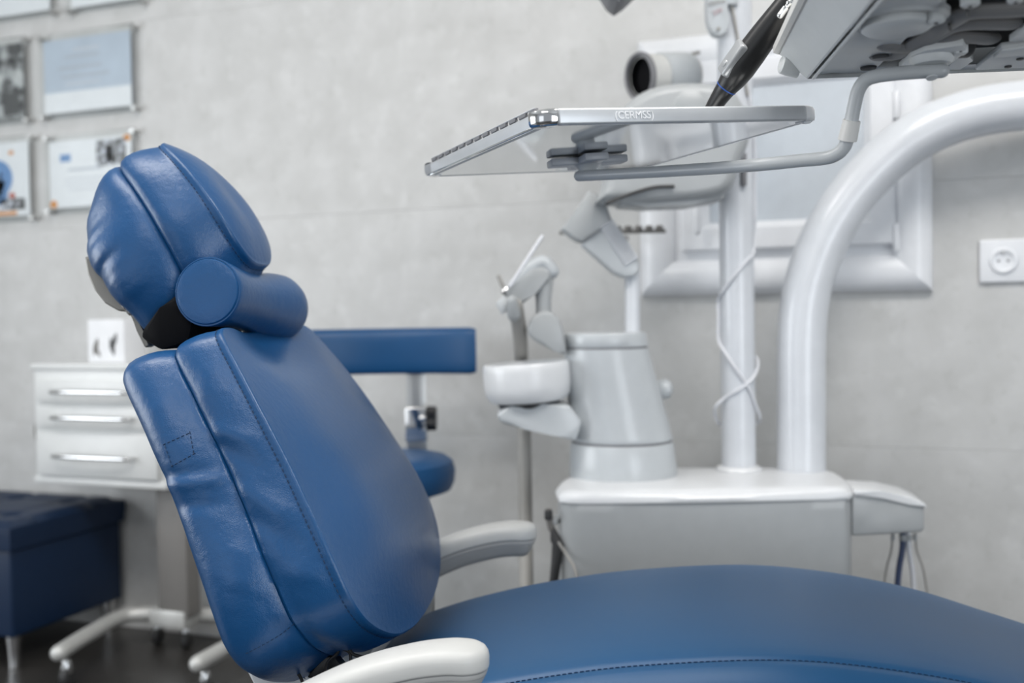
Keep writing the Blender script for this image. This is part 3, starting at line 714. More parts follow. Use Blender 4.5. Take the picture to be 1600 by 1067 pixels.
# assistant's holder on the left
AD = 2.14
place('holder_arm', prism([ul(x, y, AD - .03) for x, y in [(824, 512), (830, 496), (845, 486), (862, 486), (876, 500), (882, 520), (886, 556), (870, 551), (835, 533), (826, 524)]], Vector((0, .06, 0)), .010, 3), M['unit_grey'], unit)
place('holder_neck', tube([ul(850, 500, AD), ul(849, 470, AD), ul(850, 440, AD)], [.017, .0165, .020], 20), M['unit_grey'], unit)
hb = place('holder_block', prism([ul(x, y, AD - .025) for x, y in [(780, 470), (800, 446), (832, 418), (850, 416), (860, 424), (862, 436), (836, 460), (806, 482), (790, 486)]], Vector((0, .06, 0)), .008, 3), M['unit_grey'], unit)
place('holder_top', tube(cr([ul(806, 446, AD - .005), ul(832, 418, AD - .005), ul(850, 411, AD - .005), ul(862, 424, AD - .005)], 5), .016, 16), M['unit'], unit)
place('holder_clip', prism([ul(x, y, AD - .035) for x, y in [(774, 474), (786, 462), (800, 468), (796, 484), (784, 492)]], Vector((0, .03, 0)), .003, 2), M['bar'], unit)
place('holder_screw', lathe([(0, 0), (.008, 0), (.009, .004), (.006, .008), (0, .009)], 16, axis_m(ul(789, 455, AD - .03), (0, -1, .3))), M['chrome'], unit)
place('holder_lever', tube([ul(786, 448, AD), ul(779, 432, AD)], .0045, 10), M['hose_grey'], unit)
suc = thing('suction_tube', 'grey ribbed suction hose hanging straight down left of the spittoon tower', 'hose', at(820, 700, 2.2))
SO = at(820, 700, 2.2)
pts = cr([at(806, 478, 2.11), at(812, 520, 2.17), at(815, 570, 2.29), at(818, 640, 2.31), at(820, 720, 2.30), at(821, 800, 2.27), at(822, 880, 2.22), at(826, 960, 2.15), at(850, 1030, 2.12)], 8)
pts = [p - SO for p in pts]
place('hose', tube(pts, .0155, 18), M['hose_grey'], suc)
place('hose_tip', tube([at(803, 492, 2.10) - SO, at(800, 470, 2.09) - SO], [.014, .011], 14), M['unit_grey'], suc)
ejt = thing('saliva_ejector', 'thin clear white saliva ejector straw slanting up from the instrument holder', 'instrument', at(806, 440, 2.1))
place('straw', tube([at(798, 446, 2.10) - at(806, 440, 2.1), at(824, 405, 2.10) - at(806, 440, 2.1), at(847, 370, 2.10) - at(806, 440, 2.1)], .004, 10), M['cord'], ejt)

# handpiece hanging at the left end of the unit
hq = at(864, 830, 2.0)
ah = thing('hanging_syringe', 'dark air-water syringe hanging at the left end of the unit', 'instrument', hq)
place('nozzle', tube([at(857, 800, 2.0) - hq, at(861, 826, 2.0) - hq], [.008, .006], 12), M['hose'], ah)
place('clip', box((.014, .014, .02), at(857, 804, 1.995) - hq, .003), M['dark'], ah)
place('body', tube([at(863, 824, 2.0) - hq, at(868, 842, 2.0) - hq, at(873, 850, 2.0) - hq, at(869, 880, 2.0) - hq, at(863, 925, 2.0) - hq], [.004, .011, .013, .010, .008], 12), M['dark'], ah)
place('cable', tube(cr([at(873, 848, 1.99) - hq, at(886, 868, 1.98) - hq, at(900, 895, 1.95) - hq, at(912, 960, 1.93) - hq], 6), .003, 8), M['hose_grey'], ah)
place('holder_hook', box((.02, .05, .012), at(868, 812, 2.02) - hq, .003), M['unit_grey'], ah)
# hoses under the side arm
for px0, px1, mt, r_, lb in ((1411, 1404, 'blue_hose', .0062, 'dark blue hose hanging under the side arm of the unit'), (1419, 1426, 'cord', .005, 'white hose hanging beside the dark blue one under the side arm'), (1395, 1384, 'hose_grey', .0022, 'thin grey cable left of the dark blue hose under the side arm'), (1430, 1444, 'hose_grey', .0022, 'thin grey cable right of the white hose under the side arm')):
    if mt == 'blue_hose' and mt not in M: M[mt] = mat('dark_blue_hose', (.05, .07, .14), .4)
    hq = at(px0, 838, 2.08)
    o = thing('supply_hose', lb, 'hose', hq, 0, 'hoses under the side arm of the unit')
    place('hose', tube(cr([at(px0, 834, 2.08) - hq, at(px0 + (px1 - px0) * .2, 860, 2.08) - hq, at(px1, 895, 2.08) - hq, at(px1 + (px1 - px0) * .6, 960, 2.08) - hq, at(px1 + (px1 - px0), 1060, 2.06) - hq], 5), r_, 10), M[mt], o)
    place('hose_end', lathe([(0, -.008), (r_ + .002, -.008), (r_ + .002, .004), (0, .004)], 12), M['unit_grey'], o)

# white cord wound round the lamp post
cq = at(1152, 500, 2.19)
cd = thing('power_cord', 'thin white cord wound around the slim post', 'cord', cq)
def around(px, py, near=True, out=0):
    """a point on the post's skin at that height"""
    p = at(px, py, 2.19); ax = UO + R0 * pc.x + F0 * pc.y; x = (p - ax).dot(R0); r = pr + .004 + out
    x = max(-r, min(r, x)) if not out else x
    y = math.sqrt(max(0, r * r - x * x)) * (-1 if near else 1)
    q = ax + R0 * x + F0 * y; q.z = at(px, py, 2.19 + (y if abs(x) < r else 0)).z; return q
path1 = [around(1163, 150), around(1176, 240), around(1182, 300), around(1183, 340), around(1178, 375, False), around(1172, 395, True), around(1160, 408), around(1140, 432), around(1126, 455), around(1122, 470), around(1121, 500), around(1123, 532), around(1130, 552), around(1150, 585), around(1168, 612)] + [at(1181, 634, 2.17), at(1187, 650, 2.19), at(1184, 660, 2.22), around(1172, 664, False), around(1150, 660, False), around(1130, 664, False), at(1118, 650, 2.21), at(1118, 636, 2.18), around(1130, 622), around(1150, 608), around(1168, 594), at(1181, 582, 2.17), at(1184, 570, 2.19), at(1181, 558, 2.21), around(1165, 545, False), around(1140, 520, False)]
place('cord_wire', tube(cr([p - cq for p in path1], 8), .0034, 8), M['cord'], cd)
path2 = [at(1134, -30, 2.14), around(1136, 20), around(1148, 90), around(1160, 150)]
place('cord_upper', tube(cr([p - cq for p in path2], 8), .003, 8), M['hose_grey'], cd)
# paper cup lying on the swivel housing
ca, cb = at(1000, 120, 2.24), at(1096, 108, 2.26)
cup = thing('speckled_cup', 'white speckled cup lying on its side with a dark open end, above the tray', 'cup', mat=Matrix.Translation(ca))
am = axis_m(Vector((0, 0, 0)), (cb - ca) + F0 * .055)
M['speckle'] = pic_mat('speckled_print', [(.0, (.64, .64, .62)), (.66, (.60, .60, .58)), (.72, (.30, .26, .22)), (.78, (.10, .09, .08))], 70)
cL = (cb - ca).length
place('body', lathe([(.040, .004), (.048, .004), (.0485, .02), (.044, cL * .7), (.042, cL), (.03, cL + .008), (0, cL + .010), (0, cL - .004), (.034, cL - .004), (.040, .02)], 36, am), M['speckle'], cup)
place('rim', lathe([(.043, -.002), (.047, -.006), (.052, -.005), (.054, 0), (.052, .006), (.047, .006), (.043, .004)], 36, am), M['rubber'], cup)
place('inside', lathe([(0, .02), (.041, .02), (.042, .003), (.0425, .0), (.044, 0), (.043, .024), (0, .024)], 36, am), M['joint'], cup)  # black colour stands in for the shade inside the shallow cup
place('lid_band', lathe([(.044, .05), (.051, .052), (.052, .07), (.051, .115), (.049, .13), (.044, .13)], 36, am), M['unit'], cup)
place('tab', tube([am @ Vector((0, .042, cL - .01)), am @ Vector((0, .05, cL + .03))], .004, 8), M['hose_grey'], cup)
place('cup_cradle', join([box((.05, .16, .008), ul(1040, 158, 2.20), .002, 2), tube([ul(1040, 158, 2.26), ul(1040, 150, 2.26)], .012, 12)]), M['unit_grey'], unit)
# arm cover plate hanging on the post, with a printed plate
cv = at(1122, 22, 2.12)
cvt = thing('arm_end_cover', 'white rounded cover plate with grey and red print at the top of the slim post', 'cover', cv, PSI)
place('plate', prism([Vector((x * 2.12 / FPX, 0, -y * 2.12 / FPX)) for x, y in cr([(-15, -60, 0), (-17, -20, 0), (-16, 10, 0), (-8, 28, 0), (2, 33, 0), (12, 27, 0), (17, 8, 0), (14, -22, 0), (12, -60, 0)], 4) for x, y in [(x, y)]] if False else [Vector((p.x * 2.12 / FPX, 0, -p.y * 2.12 / FPX)) for p in cr([(-15, -60, 0), (-17, -20, 0), (-16, 10, 0), (-8, 28, 0), (2, 33, 0), (12, 27, 0), (17, 8, 0), (14, -22, 0), (12, -60, 0)], 4)], Vector((0, .03, 0)), .003, 2), M['unit'], cvt)
M['print_rose'] = mat('faded_red_print', (.50, .34, .36), .5)
tm_ = Matrix.Translation((-.001, -.0032, .004)) @ Matrix.Rotation(math.radians(-25), 4, 'Y') @ Matrix.Rotation(PI / 2, 4, 'X')
place('red_print', text_mesh('24V', .0135, tm_), M['print_rose'], cvt, False)
tm_ = Matrix.Translation((-.002, -.0032, .0235)) @ Matrix.Rotation(math.radians(-12), 4, 'Y') @ Matrix.Rotation(PI / 2, 4, 'X')
place('grey_print', text_mesh('DENTAL', .0095, tm_), M['hose_grey'], cvt, False)
place('screw', lathe([(0, 0), (.004, 0), (.004, .002), (0, .003)], 12, axis_m(Vector((.000, -.002, -.031)), (0, -1, 0))), M['hose_grey'], cvt)
place('bracket', box((.05, .05, .04), (.02, .03, .04), .006, 2), M['unit'], cvt)

# dental lamp, only its lower corner reaches into the frame
lq = at(967, 3, 1.95)
lamp = thing('dental_lamp', 'grey corner of the overhead lamp at the top edge of the picture', 'lamp', lq, PSI)
place('head', prism([Vector((x * 1.95 / FPX, 0, -y * 1.95 / FPX)) for x, y in [(0, 0), (-12, -9), (-26, -32), (-20, -120), (60, -150), (110, -110), (40, -34), (14, -10)]], Vector((0, .10, 0)), .004, 2), M['rubber'], lamp)
place('lamp_arm', tube(cr([Vector((.08, .06, .15)), Vector((.14, .12, .32)), Vector(((UO + R0 * pc.x + F0 * pc.y - lq).dot(R0), (UO + R0 * pc.x + F0 * pc.y - lq).dot(F0), 1.70 - lq.z))], 8), .018, 16), M['paint'], lamp)

# ------------------------------------------------------------------ delivery console, upper right
KD = 1.25
KP = at(1262, 122, KD); KY = PSI - math.radians(5.6)
con = thing('delivery_console', 'pale grey dental delivery console seen from below, upper right corner', 'console', KP, KY)
KU = Vector((math.cos(KY), math.sin(KY), 0)); KV = Vector((-math.sin(KY), math.cos(KY), 0))
def kl(P): q = P - KP; return Vector((q.dot(KU), q.dot(KV), q.z))
def und(px, py, dz=0): return kl(hit(px, py, KP + Z * dz, Z))   # on the underside plane
# upper shell: flared side walls
LN, VB_, VF = .62, 0.0, -.46
def shell_ring(z, o, g=1.35):
    return [Vector((-o * g, VF - o, z * g)), Vector((LN + o, VF - o, z * g)), Vector((LN + o, VB_ + o, z)), Vector((-o, VB_ + o * .3, z))]
place('side_shell', grid_mesh([shell_ring(z, o) for z, o in ((-.001, .000), (.0, .002), (.032, .0315), (.036, .0315))], cap0=False), M['console'], con, smooth=False)
place('side_groove', tube([Vector((.006, -.44, -.001)), Vector((.006, -.005, -.001))], .0022, 8), M['console'], con)
place('top_cover', grid_mesh([shell_ring(z, o) for z, o in ((.0335, .031), (.0325, .034), (.035, .039), (.043, .0395), (.048, .034), (.050, .01))]), M['console_rim'], con)
# underside pieces
def plate(name, pix, dz, th, mt, bev=.002, parent=con): return place(name, prism([und(x, y, dz) for x, y in pix], Vector((0, 0, th)), bev, 2), M[mt], parent)
plate('underside_panel', [(1272, 119), (1300, 113), (1352, 118), (1372, 106), (1400, 76), (1432, 44), (1462, 14), (1500, -30), (1560, -110), (1480, -110), (1370, 5)], .004, .012, 'console')
plate('far_lip', [(1352, 118), (1480, 113), (1600, 106), (1750, 98), (1750, 84), (1600, 96), (1482, 103), (1400, 104), (1372, 106)], .003, .022, 'console')
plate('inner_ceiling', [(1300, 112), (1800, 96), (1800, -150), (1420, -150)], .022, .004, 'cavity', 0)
# recessed disc and its collar
dc = und(1386, 33, .002)
disc = place('round_cap', lathe([(0, -.006), (.030, -.006), (.034, -.003), (.034, .006), (0, .006)], 32, Matrix.Translation(dc + Vector((.012, .01, -.002)))), M['console'], con)
place('cap_collar', lathe([(.036, -.001), (.044, -.003), (.048, 0), (.048, .005), (.036, .005)], 32, Matrix.Translation(dc + Vector((.012, .004, .002)))), M['console'], con)
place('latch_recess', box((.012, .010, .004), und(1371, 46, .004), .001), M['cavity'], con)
for px, py in ((1376, 88), (1357, 106)):
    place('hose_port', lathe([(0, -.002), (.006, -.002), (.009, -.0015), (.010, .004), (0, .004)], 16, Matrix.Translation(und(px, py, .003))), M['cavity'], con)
# posts
for px, py, r_ in ((1463, 36, .0085), (1516, 10, .0085), (1587, 4, .0075)):
    q = und(px, py, -.006); sp = place('screw_post', lathe([(0, 0), (r_ * .8, 0), (r_, .0015), (r_ * 1.06, .034), (0, .034)], 18, Matrix.Translation(q)), M['console'], con)
    place('screw_hole', lathe([(0, -.0008), (.002, -.0008), (.002, .001), (0, .001)], 10, Matrix.Translation(q)), M['dark'], sp)
# flat hoses
M['hose_flat'] = mat('flat_hose_grey', (.26, .255, .25), .5)
for pl, r_ in (([(1388, 70), (1400, 72), (1425, 70), (1460, 50), (1490, 30), (1520, 18), (1600, 14), (1700, 6)], .013), ([(1374, 86), (1400, 84), (1425, 74), (1455, 58), (1485, 42), (1520, 36), (1580, 36)], .012), ([(1440, 75), (1480, 58), (1520, 58), (1546, 60)], .012)):
    place('flat_hose', tube(cr([und(x, y, .006) for x, y in pl], 6), r_, 14, True, .55), M['hose_flat'], con)
for pl in ([(1512, 14), (1513, 24)], [(1483, 38), (1485, 46)]):
    place('hose_tie', tube([und(*pl[0], -.002), und(*pl[1], -.002)], .0016, 8), M['dark'], con)
place('inner_motor', lathe([(0, -.03), (.020, -.03), (.022, -.027), (.022, .027), (.02, .03), (0, .03)], 24, Matrix.Translation(und(1474, 60, .016)) @ Matrix.Rotation(PI / 2, 4, 'Y')), M['dark'], con)
place('inner_post', box((.014, .014, .024), und(1500, 68, .004), .002), M['console'], con)
# mounting plate of the tray arm
plate('mounting_plate', [(1404, 108), (1424, 88), (1444, 80), (1505, 71), (1510, 78), (1508, 84), (1482, 103), (1470, 107)], -.006, .008, 'console', .0015)
plate('mount_rib', [(1508, 80), (1521, 96), (1500, 110), (1478, 108)], -.004, .012, 'console', .0015)
place('mount_boss', lathe([(0, 0), (.020, 0), (.023, .004), (.024, .014), (0, .014)], 24, Matrix.Translation(und(1456, 101, -.014))), M['console'], con)
for px, py in ((1500, 81), (1476, 102), (1430, 104)):
    place('plate_hole', lathe([(0, -.001), (.003, -.001), (.003, .002), (0, .002)], 10, Matrix.Translation(und(px, py, -.006))), M['dark'], con)
gp = plate('hinged_plate', [(1524, 110), (1540, 96), (1564, 76), (1640, 66), (1700, 66), (1700, 104), (1600, 106)], -.005, .007, 'console', .0015)
plate('plate_edge', [(1552, 91), (1566, 80), (1640, 70), (1640, 84)], -.008, .004, 'console', .001, con)
plate('corner_gusset', [(1576, 66), (1600, 48), (1640, 30), (1640, 62)], -.004, .008, 'console', .0015)
for px, py in ((1575, 104), (1594, 92)):
    place('plate_hole', lathe([(0, -.001), (.004, -.001), (.004, .002), (0, .002)], 12, Matrix.Translation(und(px, py, -.0055))), M['dark'], con)
# round knob on the far left corner
kq = kl(at(1229, 102, KD + .01))
place('corner_knob', lathe([(0, -.008), (.009, -.008), (.0115, -.006), (.0122, .002), (.012, .016), (0, .018)], 24, axis_m(kq, (1, .15, -.25))), M['console'], con)
# carrying arm of the console up to the arch end, out of the frame
place('carrier_arm', tube(cr([Vector((.35, -.05, .05)), Vector((.5, .15, .09)), Vector((.62, .5, .10)), kl(at(1760, 166, 2.05)) + Vector((0, 0, .12))], 8), .03, 20), M['paint'], con)
# tray arm
ta = [(1472, 111, 1.13), (1440, 112, 1.135), (1400, 115, 1.14), (1370, 119, 1.145), (1352, 126, 1.15), (1341, 142, 1.155), (1335, 165, 1.16), (1330, 190, 1.165), (1325, 212, 1.17), (1320, 228, 1.175), (1309, 240, 1.18), (1290, 247, 1.19), (1250, 251, 1.205), (1180, 258, 1.235)]

# tray (built before the arm so that the arm can meet it)
TY = PSI + math.radians(22)
tu0 = Vector((math.cos(TY), math.sin(TY), 0)); tv0 = Vector((-math.sin(TY), math.cos(TY), 0))
A_ = at(845, 197, 1.15); B_ = hit(1277, 189, A_, tv0); D_ = hit(664, 277, A_, tu0)
tu = (B_ - A_).normalized(); tv = (D_ - A_); tv = (tv - tu * tv.dot(tu)).normalized(); tn = tu.cross(tv)
TW, TL = (B_ - A_).length, (D_ - A_).length
m = Matrix((tu, tv, tn)).transposed().to_4x4(); m.translation = A_
tray = thing('instrument_tray', 'flat steel instrument tray with pale aluminium edges, held over the chair', 'tray', mat=m)
def tl(P): q = P - A_; return Vector((q.dot(tu), q.dot(tv), q.dot(tn)))
def tpx(px, py, dz=0): return tl(hit(px, py, A_ + tn * dz, tn))
eh = .0190
place('tray_plate', box((TW - .004, TL - .004, .003), (TW / 2, TL / 2, .0025), .0006, 1), M['steel'], tray)
def edge(p0, p1, name='edge_strip'):
    d = (p1 - p0); L = d.length; ang = math.atan2(d.y, d.x)
    me = box((L, .010, eh), (L / 2, .005, eh / 2), .0028, 3); me.transform(Matrix.Translation(p0) @ Matrix.Rotation(ang, 4, 'Z')); return place(name, me, M['alu'], tray)
cg = .030
e1 = edge(Vector((.021, -.004, .0005)), Vector((TW - .018, -.004, .0005)))
edge(Vector((.004, TL - .002, .0005)), Vector((.004, .012, .0005)) )
edge(Vector((TW - .004, .012, .0005)), Vector((TW - .004, TL - .004, .0005)))
edge(Vector((TW - .01, TL + .004, .0005)), Vector((.01, TL + .004, .0005)))
def corner(x, y, a0, mt='chrome'):
    bm = bmesh.new(); r = .0250; rings = []
    for z, k in ((0, .82), (.002, .95), (.005, 1), (.015, 1), (.0178, .95), (.0195, .82)):
        ring = []
        for j in range(13):
            a = math.radians(a0 + 90 * j / 12); ring.append(Vector((x + r * k * math.cos(a), y + r * k * math.sin(a), z)))
        ring += [Vector((x + .004 * math.cos(math.radians(a0 + 90)) * 0, y, z))]
        rings.append(ring)
    return place('corner_cap', grid_mesh(rings), M[mt], tray)
corner(.019, .0195, 180); corner(TW - .0195, .0195, 270, 'white'); corner(.0195, TL - .0195, 90); corner(TW - .0195, TL - .0195, 0)
# perforated rail along the left edge
place('rail_top', box((.004, TL - .05, .0014), (.006, TL / 2, eh + .0055), .0004, 1), M['alu'], tray)
for k in range(13):
    y = .030 + (TL - .05) * k / 12.5
    place('rail_tooth', box((.004, (TL - .05) / 12.5 * .66, .0052), (.006, y, eh + .0028), .0008, 1), M['rubber'], tray)
place('edge_lettering', text_mesh('(CERMSS)', .0125, Matrix.Translation((tpx(1012, 186).x, -.0044, eh / 2 + .0002)) @ Matrix.Rotation(PI / 2, 4, 'X')), M['letters'], e1, False)
place('foot_pad', lathe([(0, -.003), (.005, -.003), (.006, 0), (0, 0)], 14, Matrix.Translation((TW - .012, .006, .001))), M['white'], tray)
# tray arm end: clamp plate under the tray, tapered hub, bent tube
cpt = tpx(917, 246, -.0005)
hub = A_ + tu * cpt.x + tv * cpt.y + tn * 0
hubd = (hub - C).dot(F)
tube_end = at(905, 275, hubd)
tarm = [kl(at(*a)) for a in ta] + [kl(at(1100, 264, 1.235 + (hubd - 1.235) * .30)), kl(at(1000, 270, 1.235 + (hubd - 1.235) * .66)), kl(tube_end)]
arm_o = place('tray_arm', tube(cr(tarm, 5), .0078, 20), M['bar'], con)
place('arm_sleeve', tube([kl(at(1331, 188, 1.163)), kl(at(1324, 219, 1.172))], [.0098, .0108], 20, False), M['console_rim'], arm_o)
place('arm_screw', lathe([(0, 0), (.006, 0), (.006, .001), (0, .0012)], 14, axis_m(kl(at(1456, 121, 1.125)), (0, -.3, -1))), M['console'], arm_o)
hubl = kl(hub); nl = Vector((tn.dot(KU), tn.dot(KV), tn.z)); ul_ = Vector((tu.dot(KU), tu.dot(KV), tu.z)); vl_ = Vector((tv.dot(KU), tv.dot(KV), tv.z))
Rm = Matrix((ul_, vl_, nl)).transposed()
drop = (hub - tube_end).dot(tn)
place('tray_hub', lathe([(.0125, -drop), (.0135, -drop * .7), (.016, -drop * .55), (.021, -drop * .42), (.022, -drop * .3), (0, -drop * .3)], 24, Matrix.Translation(hubl) @ Rm.to_4x4()), M['bar'], arm_o)
for ang in (0, 90):
    for sgn in (-1, 1):
        d = Matrix.Rotation(math.radians(ang - 12), 3, 'Z') @ Vector((sgn, 0, 0))
        me = box((.058, .034, .0105), (0, 0, 0), .0022, 2); me.transform(Matrix.Translation(hubl - nl * .0062) @ Rm.to_4x4() @ Matrix.Rotation(math.radians(ang - 12), 4, 'Z') @ Matrix.Translation((sgn * .027, 0, 0)))
        place('clamp_wing', me, M['clamp'], arm_o)
place('clamp_disc', lathe([(0, -.011), (.020, -.011), (.022, -.009), (.022, -.001), (0, -.001)], 24, Matrix.Translation(hubl) @ Rm.to_4x4()), M['bar'], arm_o)

# handpiece resting over the tray
pts = [(1105, 182, 1.36), (1116, 165, 1.34), (1128, 147, 1.325), (1135, 137, 1.318), (1146, 122, 1.31), (1157, 106, 1.30), (1173, 84, 1.29), (1192, 58, 1.278), (1212, 31, 1.265), (1230, 6, 1.255), (1250, -22, 1.245), (1270, -50, 1.235)]
rad = [10, 12.5, 15, 16.5, 21, 23.5, 23.5, 22.5, 21, 19, 17, 16]
hq = at(*pts[5])
hp_ = thing('handpiece', 'black dental handpiece with a thin blue ring and grey button, slanting down to the tray', 'handpiece', hq)
pp = [at(*p) - hq for p in pts]; rr = [r * p[2] / FPX for r, p in zip(rad, pts)]
place('body', tube(cr(pp, 4), list(np.interp(np.linspace(0, 11, 45), range(12), rr)), 28), M['black'], hp_)
place('supply_hose', tube(cr([pp[-1], pp[-1] + (pp[-1] - pp[-2]) * .9, at(1330, -110, 1.19) - hq, at(1400, -120, 1.16) - hq], 6), .006, 10), M['hose_flat'], hp_)
place('handpiece_holder', join([tube([kl(hq + pp[-2] + R * .0), kl(at(1300, -40, 1.20)), kl(at(1345, -45, 1.16))], .006, 10), lathe([(.0135, -.012), (.019, -.012), (.020, -.009), (.020, .009), (.019, .012), (.0135, .012)], 20, axis_m(kl(hq + pp[-2]), kl(hq + pp[-1]) - kl(hq + pp[-2])))]), M['console'], con)
d = (pp[4] - pp[3]).normalized()
place('blue_ring', lathe([(rr[3] * .98, -.0009), (rr[3] * 1.05, -.0007), (rr[3] * 1.05, .0007), (rr[3] * .98, .0009)], 28, axis_m(pp[3], d)), M['blue_ring'], hp_)
ax = (pp[7] - pp[4]).normalized(); sidev = (-R * .75 - F * .45 + U * .35); sidev = (sidev - ax * sidev.dot(ax)).normalized(); tv_ = ax.cross(sidev)
bq = (pp[5] * .72 + pp[6] * .28) + sidev * (rr[5] * .80)
Rb = Matrix((ax, tv_, sidev)).transposed().to_4x4()
me = box((.046, .022, .012), (0, 0, 0), .0035, 3); me.transform(Matrix.Translation(bq + sidev * .0015) @ Rb); bt_ = place('grey_button', me, M['button'], hp_)
me = lathe([(0, 0), (.005, 0), (.006, .003), (.004, .006), (0, .007)], 16, Matrix.Translation(bq - ax * .010 + sidev * .003) @ Rb); place('button_dome', me, M['button'], bt_)
cq2 = at(1219, 24, 1.235) - hq; ce = at(1238, -2, 1.235) - hq
place('steel_connector', tube([cq2, cq2.lerp(ce, .45), cq2.lerp(ce, .5), cq2.lerp(ce, .62), cq2.lerp(ce, .68), cq2.lerp(ce, .8), cq2.lerp(ce, .9), ce], [.0042, .0042, .003, .003, .0042, .0042, .003, .003], 16), M['chrome'], hp_)

# ------------------------------------------------------------------ stool behind the chair
SD = 2.38
sc_ = at(590, 715, SD)
stool = thing('operator_stool', 'blue padded round stool with a curved back pad, behind the chair', 'stool', (sc_.x, sc_.y, 0), PSI)
def sl_(px, py, d): q = at(px, py, d) - sc_; return Vector((q.dot(R0), q.dot(F0), at(px, py, d).z))
zs = sl_(700, 722, 2.36).z + .014
place('seat', lathe([(0, zs - .085), (.150, zs - .085), (.170, zs - .078), (.178, zs - .060), (.180, zs - .035), (.174, zs - .014), (.158, zs - .003), (.12, zs + .003), (0, zs + .005)], 56), M['vinyl_stool'], stool)
place('seat_plate', lathe([(0, zs - .10), (.12, zs - .10), (.12, zs - .085), (0, zs - .085)], 32), M['dark'], stool)
place('gas_column', lathe([(0, .10), (.028, .10), (.028, .34), (.018, .341), (.018, zs - .1), (0, zs - .1)], 24), M['chrome'], stool)
for k in range(5):
    a = 2 * PI * k / 5 + .5; d = Vector((math.cos(a), math.sin(a), 0))
    lg = place('base_leg', tube([d * .02 + Z * .12, d * .12 + Z * .105, d * .25 + Z * .075], [.018, .016, .013], 12), M['chrome'], stool)
    cst = place('caster', lathe([(0, -.012), (.022, -.012), (.026, -.006), (.026, .006), (.022, .012), (0, .012)], 18, axis_m(d * .255 + Z * .026, Vector((-d.y, d.x, 0)))), M['dark'], stool)
    place('caster_stem', tube([d * .255 + Z * .03, d * .25 + Z * .075], .006, 8), M['chrome'], stool)
# back pad: a bowed bar
BDp = 2.50
xa, xb = sl_(452, 515, BDp).x, sl_(744, 515, BDp).x
zt1, zb1_ = sl_(620, 513, BDp).z, sl_(620, 585, BDp).z
yb = sl_(650, 550, BDp).y; rings = []
n = 30
for i in range(n + 1):
    t = i / n; x = xa + (xb - xa) * t; y = yb + .035 - .11 * (2 * t - 1) ** 2 * .6; e = min(1, min(i, n - i) / 1.6 + .55)
    e = 1 if 1 < i < n - 1 else (.97 if i in (1, n - 1) else .86)
    dy = .046 * e; h2 = (zt1 - zb1_) / 2 * (1 if 0 < i < n else .93); zm = (zt1 + zb1_) / 2
    sec_ = []
    for cx_, cz_ in [(-1, -.8), (-1.06, -.4), (-1.08, 0), (-1.06, .4), (-1, .62), (-.86, .82), (-.55, .95), (0, 1.0), (.55, .95), (.86, .82), (1, .62), (1.02, 0), (1, -.8), (.9, -.93), (.6, -1), (0, -1), (-.6, -1), (-.88, -.93)]:
        sec_.append(Vector((x, y + cx_ * dy / 2, zm + cz_ * h2)))
    rings.append(sec_)
place('back_pad', grid_mesh(rings), M['vinyl_stool'], stool)
yp = yb + .03
p1, p2 = sl_(632, 580, BDp), sl_(665, 690, BDp)
zlow = zs - .095
place('back_strut', box((p2.x - p1.x, .006, p1.z - zlow + .04), ((p1.x + p2.x) / 2, yp, (p1.z + zlow) / 2 + .02), .001), M['brushed'], stool)
place('strut_clamp', box(((p2.x - p1.x) * 1.12, .024, sl_(640, 638, BDp).z - sl_(640, 692, BDp).z), ((p1.x + p2.x) / 2 + .0, yp - .004, sl_(640, 665, BDp).z), .003, 3), M['chrome'], stool)
place('strut_bar', box((.03, yp - .02, .012), ((p1.x + p2.x) / 2, (yp) / 2, zlow), .002), M['brushed'], stool)
kb = sl_(683, 653, BDp - .005)
star = []
for j in range(14):
    a = 2 * PI * j / 14; r_ = .032 if j % 2 == 0 else .023; star.append(Vector((0, kb.y + r_ * math.cos(a), kb.z + r_ * math.sin(a))))
star = [Vector((p2.x + .004, p.y, p.z)) for p in star]
kn = place('star_knob', prism(star, Vector((.024, 0, 0)), .003, 2), M['black'], stool)
place('knob_shaft', tube([Vector((p2.x - .01, kb.y, kb.z)), Vector((p2.x + .006, kb.y, kb.z))], .006, 10), M['chrome'], kn)

# ------------------------------------------------------------------ drawer cart and what stands on it
cfy = at(150, 660, 2.84).y
def fy(px, py, off=0): return hit(px, py, Vector((0, cfy - off, 0)), Vector((0, -1, 0)))
xl = fy(54, 660).x; xr = xl + .46; xm = (xl + xr) / 2
zT = fy(120, 571).z; zB = fy(150, 760).z; dep = 2.40 - cfy
cart = thing('drawer_cart', 'white three-drawer dental cart on a bent tube base', 'cart', (xm, cfy, 0))
def fz(py): return fy(130, py).z
W2 = (xr - xl)
cb_ = place('body', box((W2, dep, zT - zB), (0, dep / 2, (zT + zB) / 2), .006, 3), M['cart'], cart)
place('top_lip', box((W2 + .012, dep + .006, .018), (0, dep / 2 - .004, zT - .004), .006, 3), M['cart'], cart)
for (ya, yb2, hy) in ((594, 628, 611), (634, 667, 651), (675, 743, 711)):
    za, zb2 = fz(ya), fz(yb2)
    dr = place('drawer', box((W2 - .045, .02, za - zb2), (0, -.006, (za + zb2) / 2), .003, 2), M['cart'], cart)
    zh = fz(hy); xh0, xh1 = -.130, .130
    place('handle', tube(cr([(xh0, -.012, zh), (xh0, -.034, zh), (xh0 + .014, -.042, zh), (0, -.046, zh), (xh1 - .014, -.042, zh), (xh1, -.034, zh), (xh1, -.012, zh)], 5), .0055, 12), M['chrome'], dr)
place('bottom_rail', box((W2, .012, .018), (0, -.002, zB + .012), .003), M['cart'], cart)
place('side_knob', lathe([(0, 0), (.012, 0), (.014, .006), (.010, .014), (0, .016)], 16, axis_m(Vector((-W2 / 2, .03, fz(636))), (-1, 0, 0))), M['white'], cart)
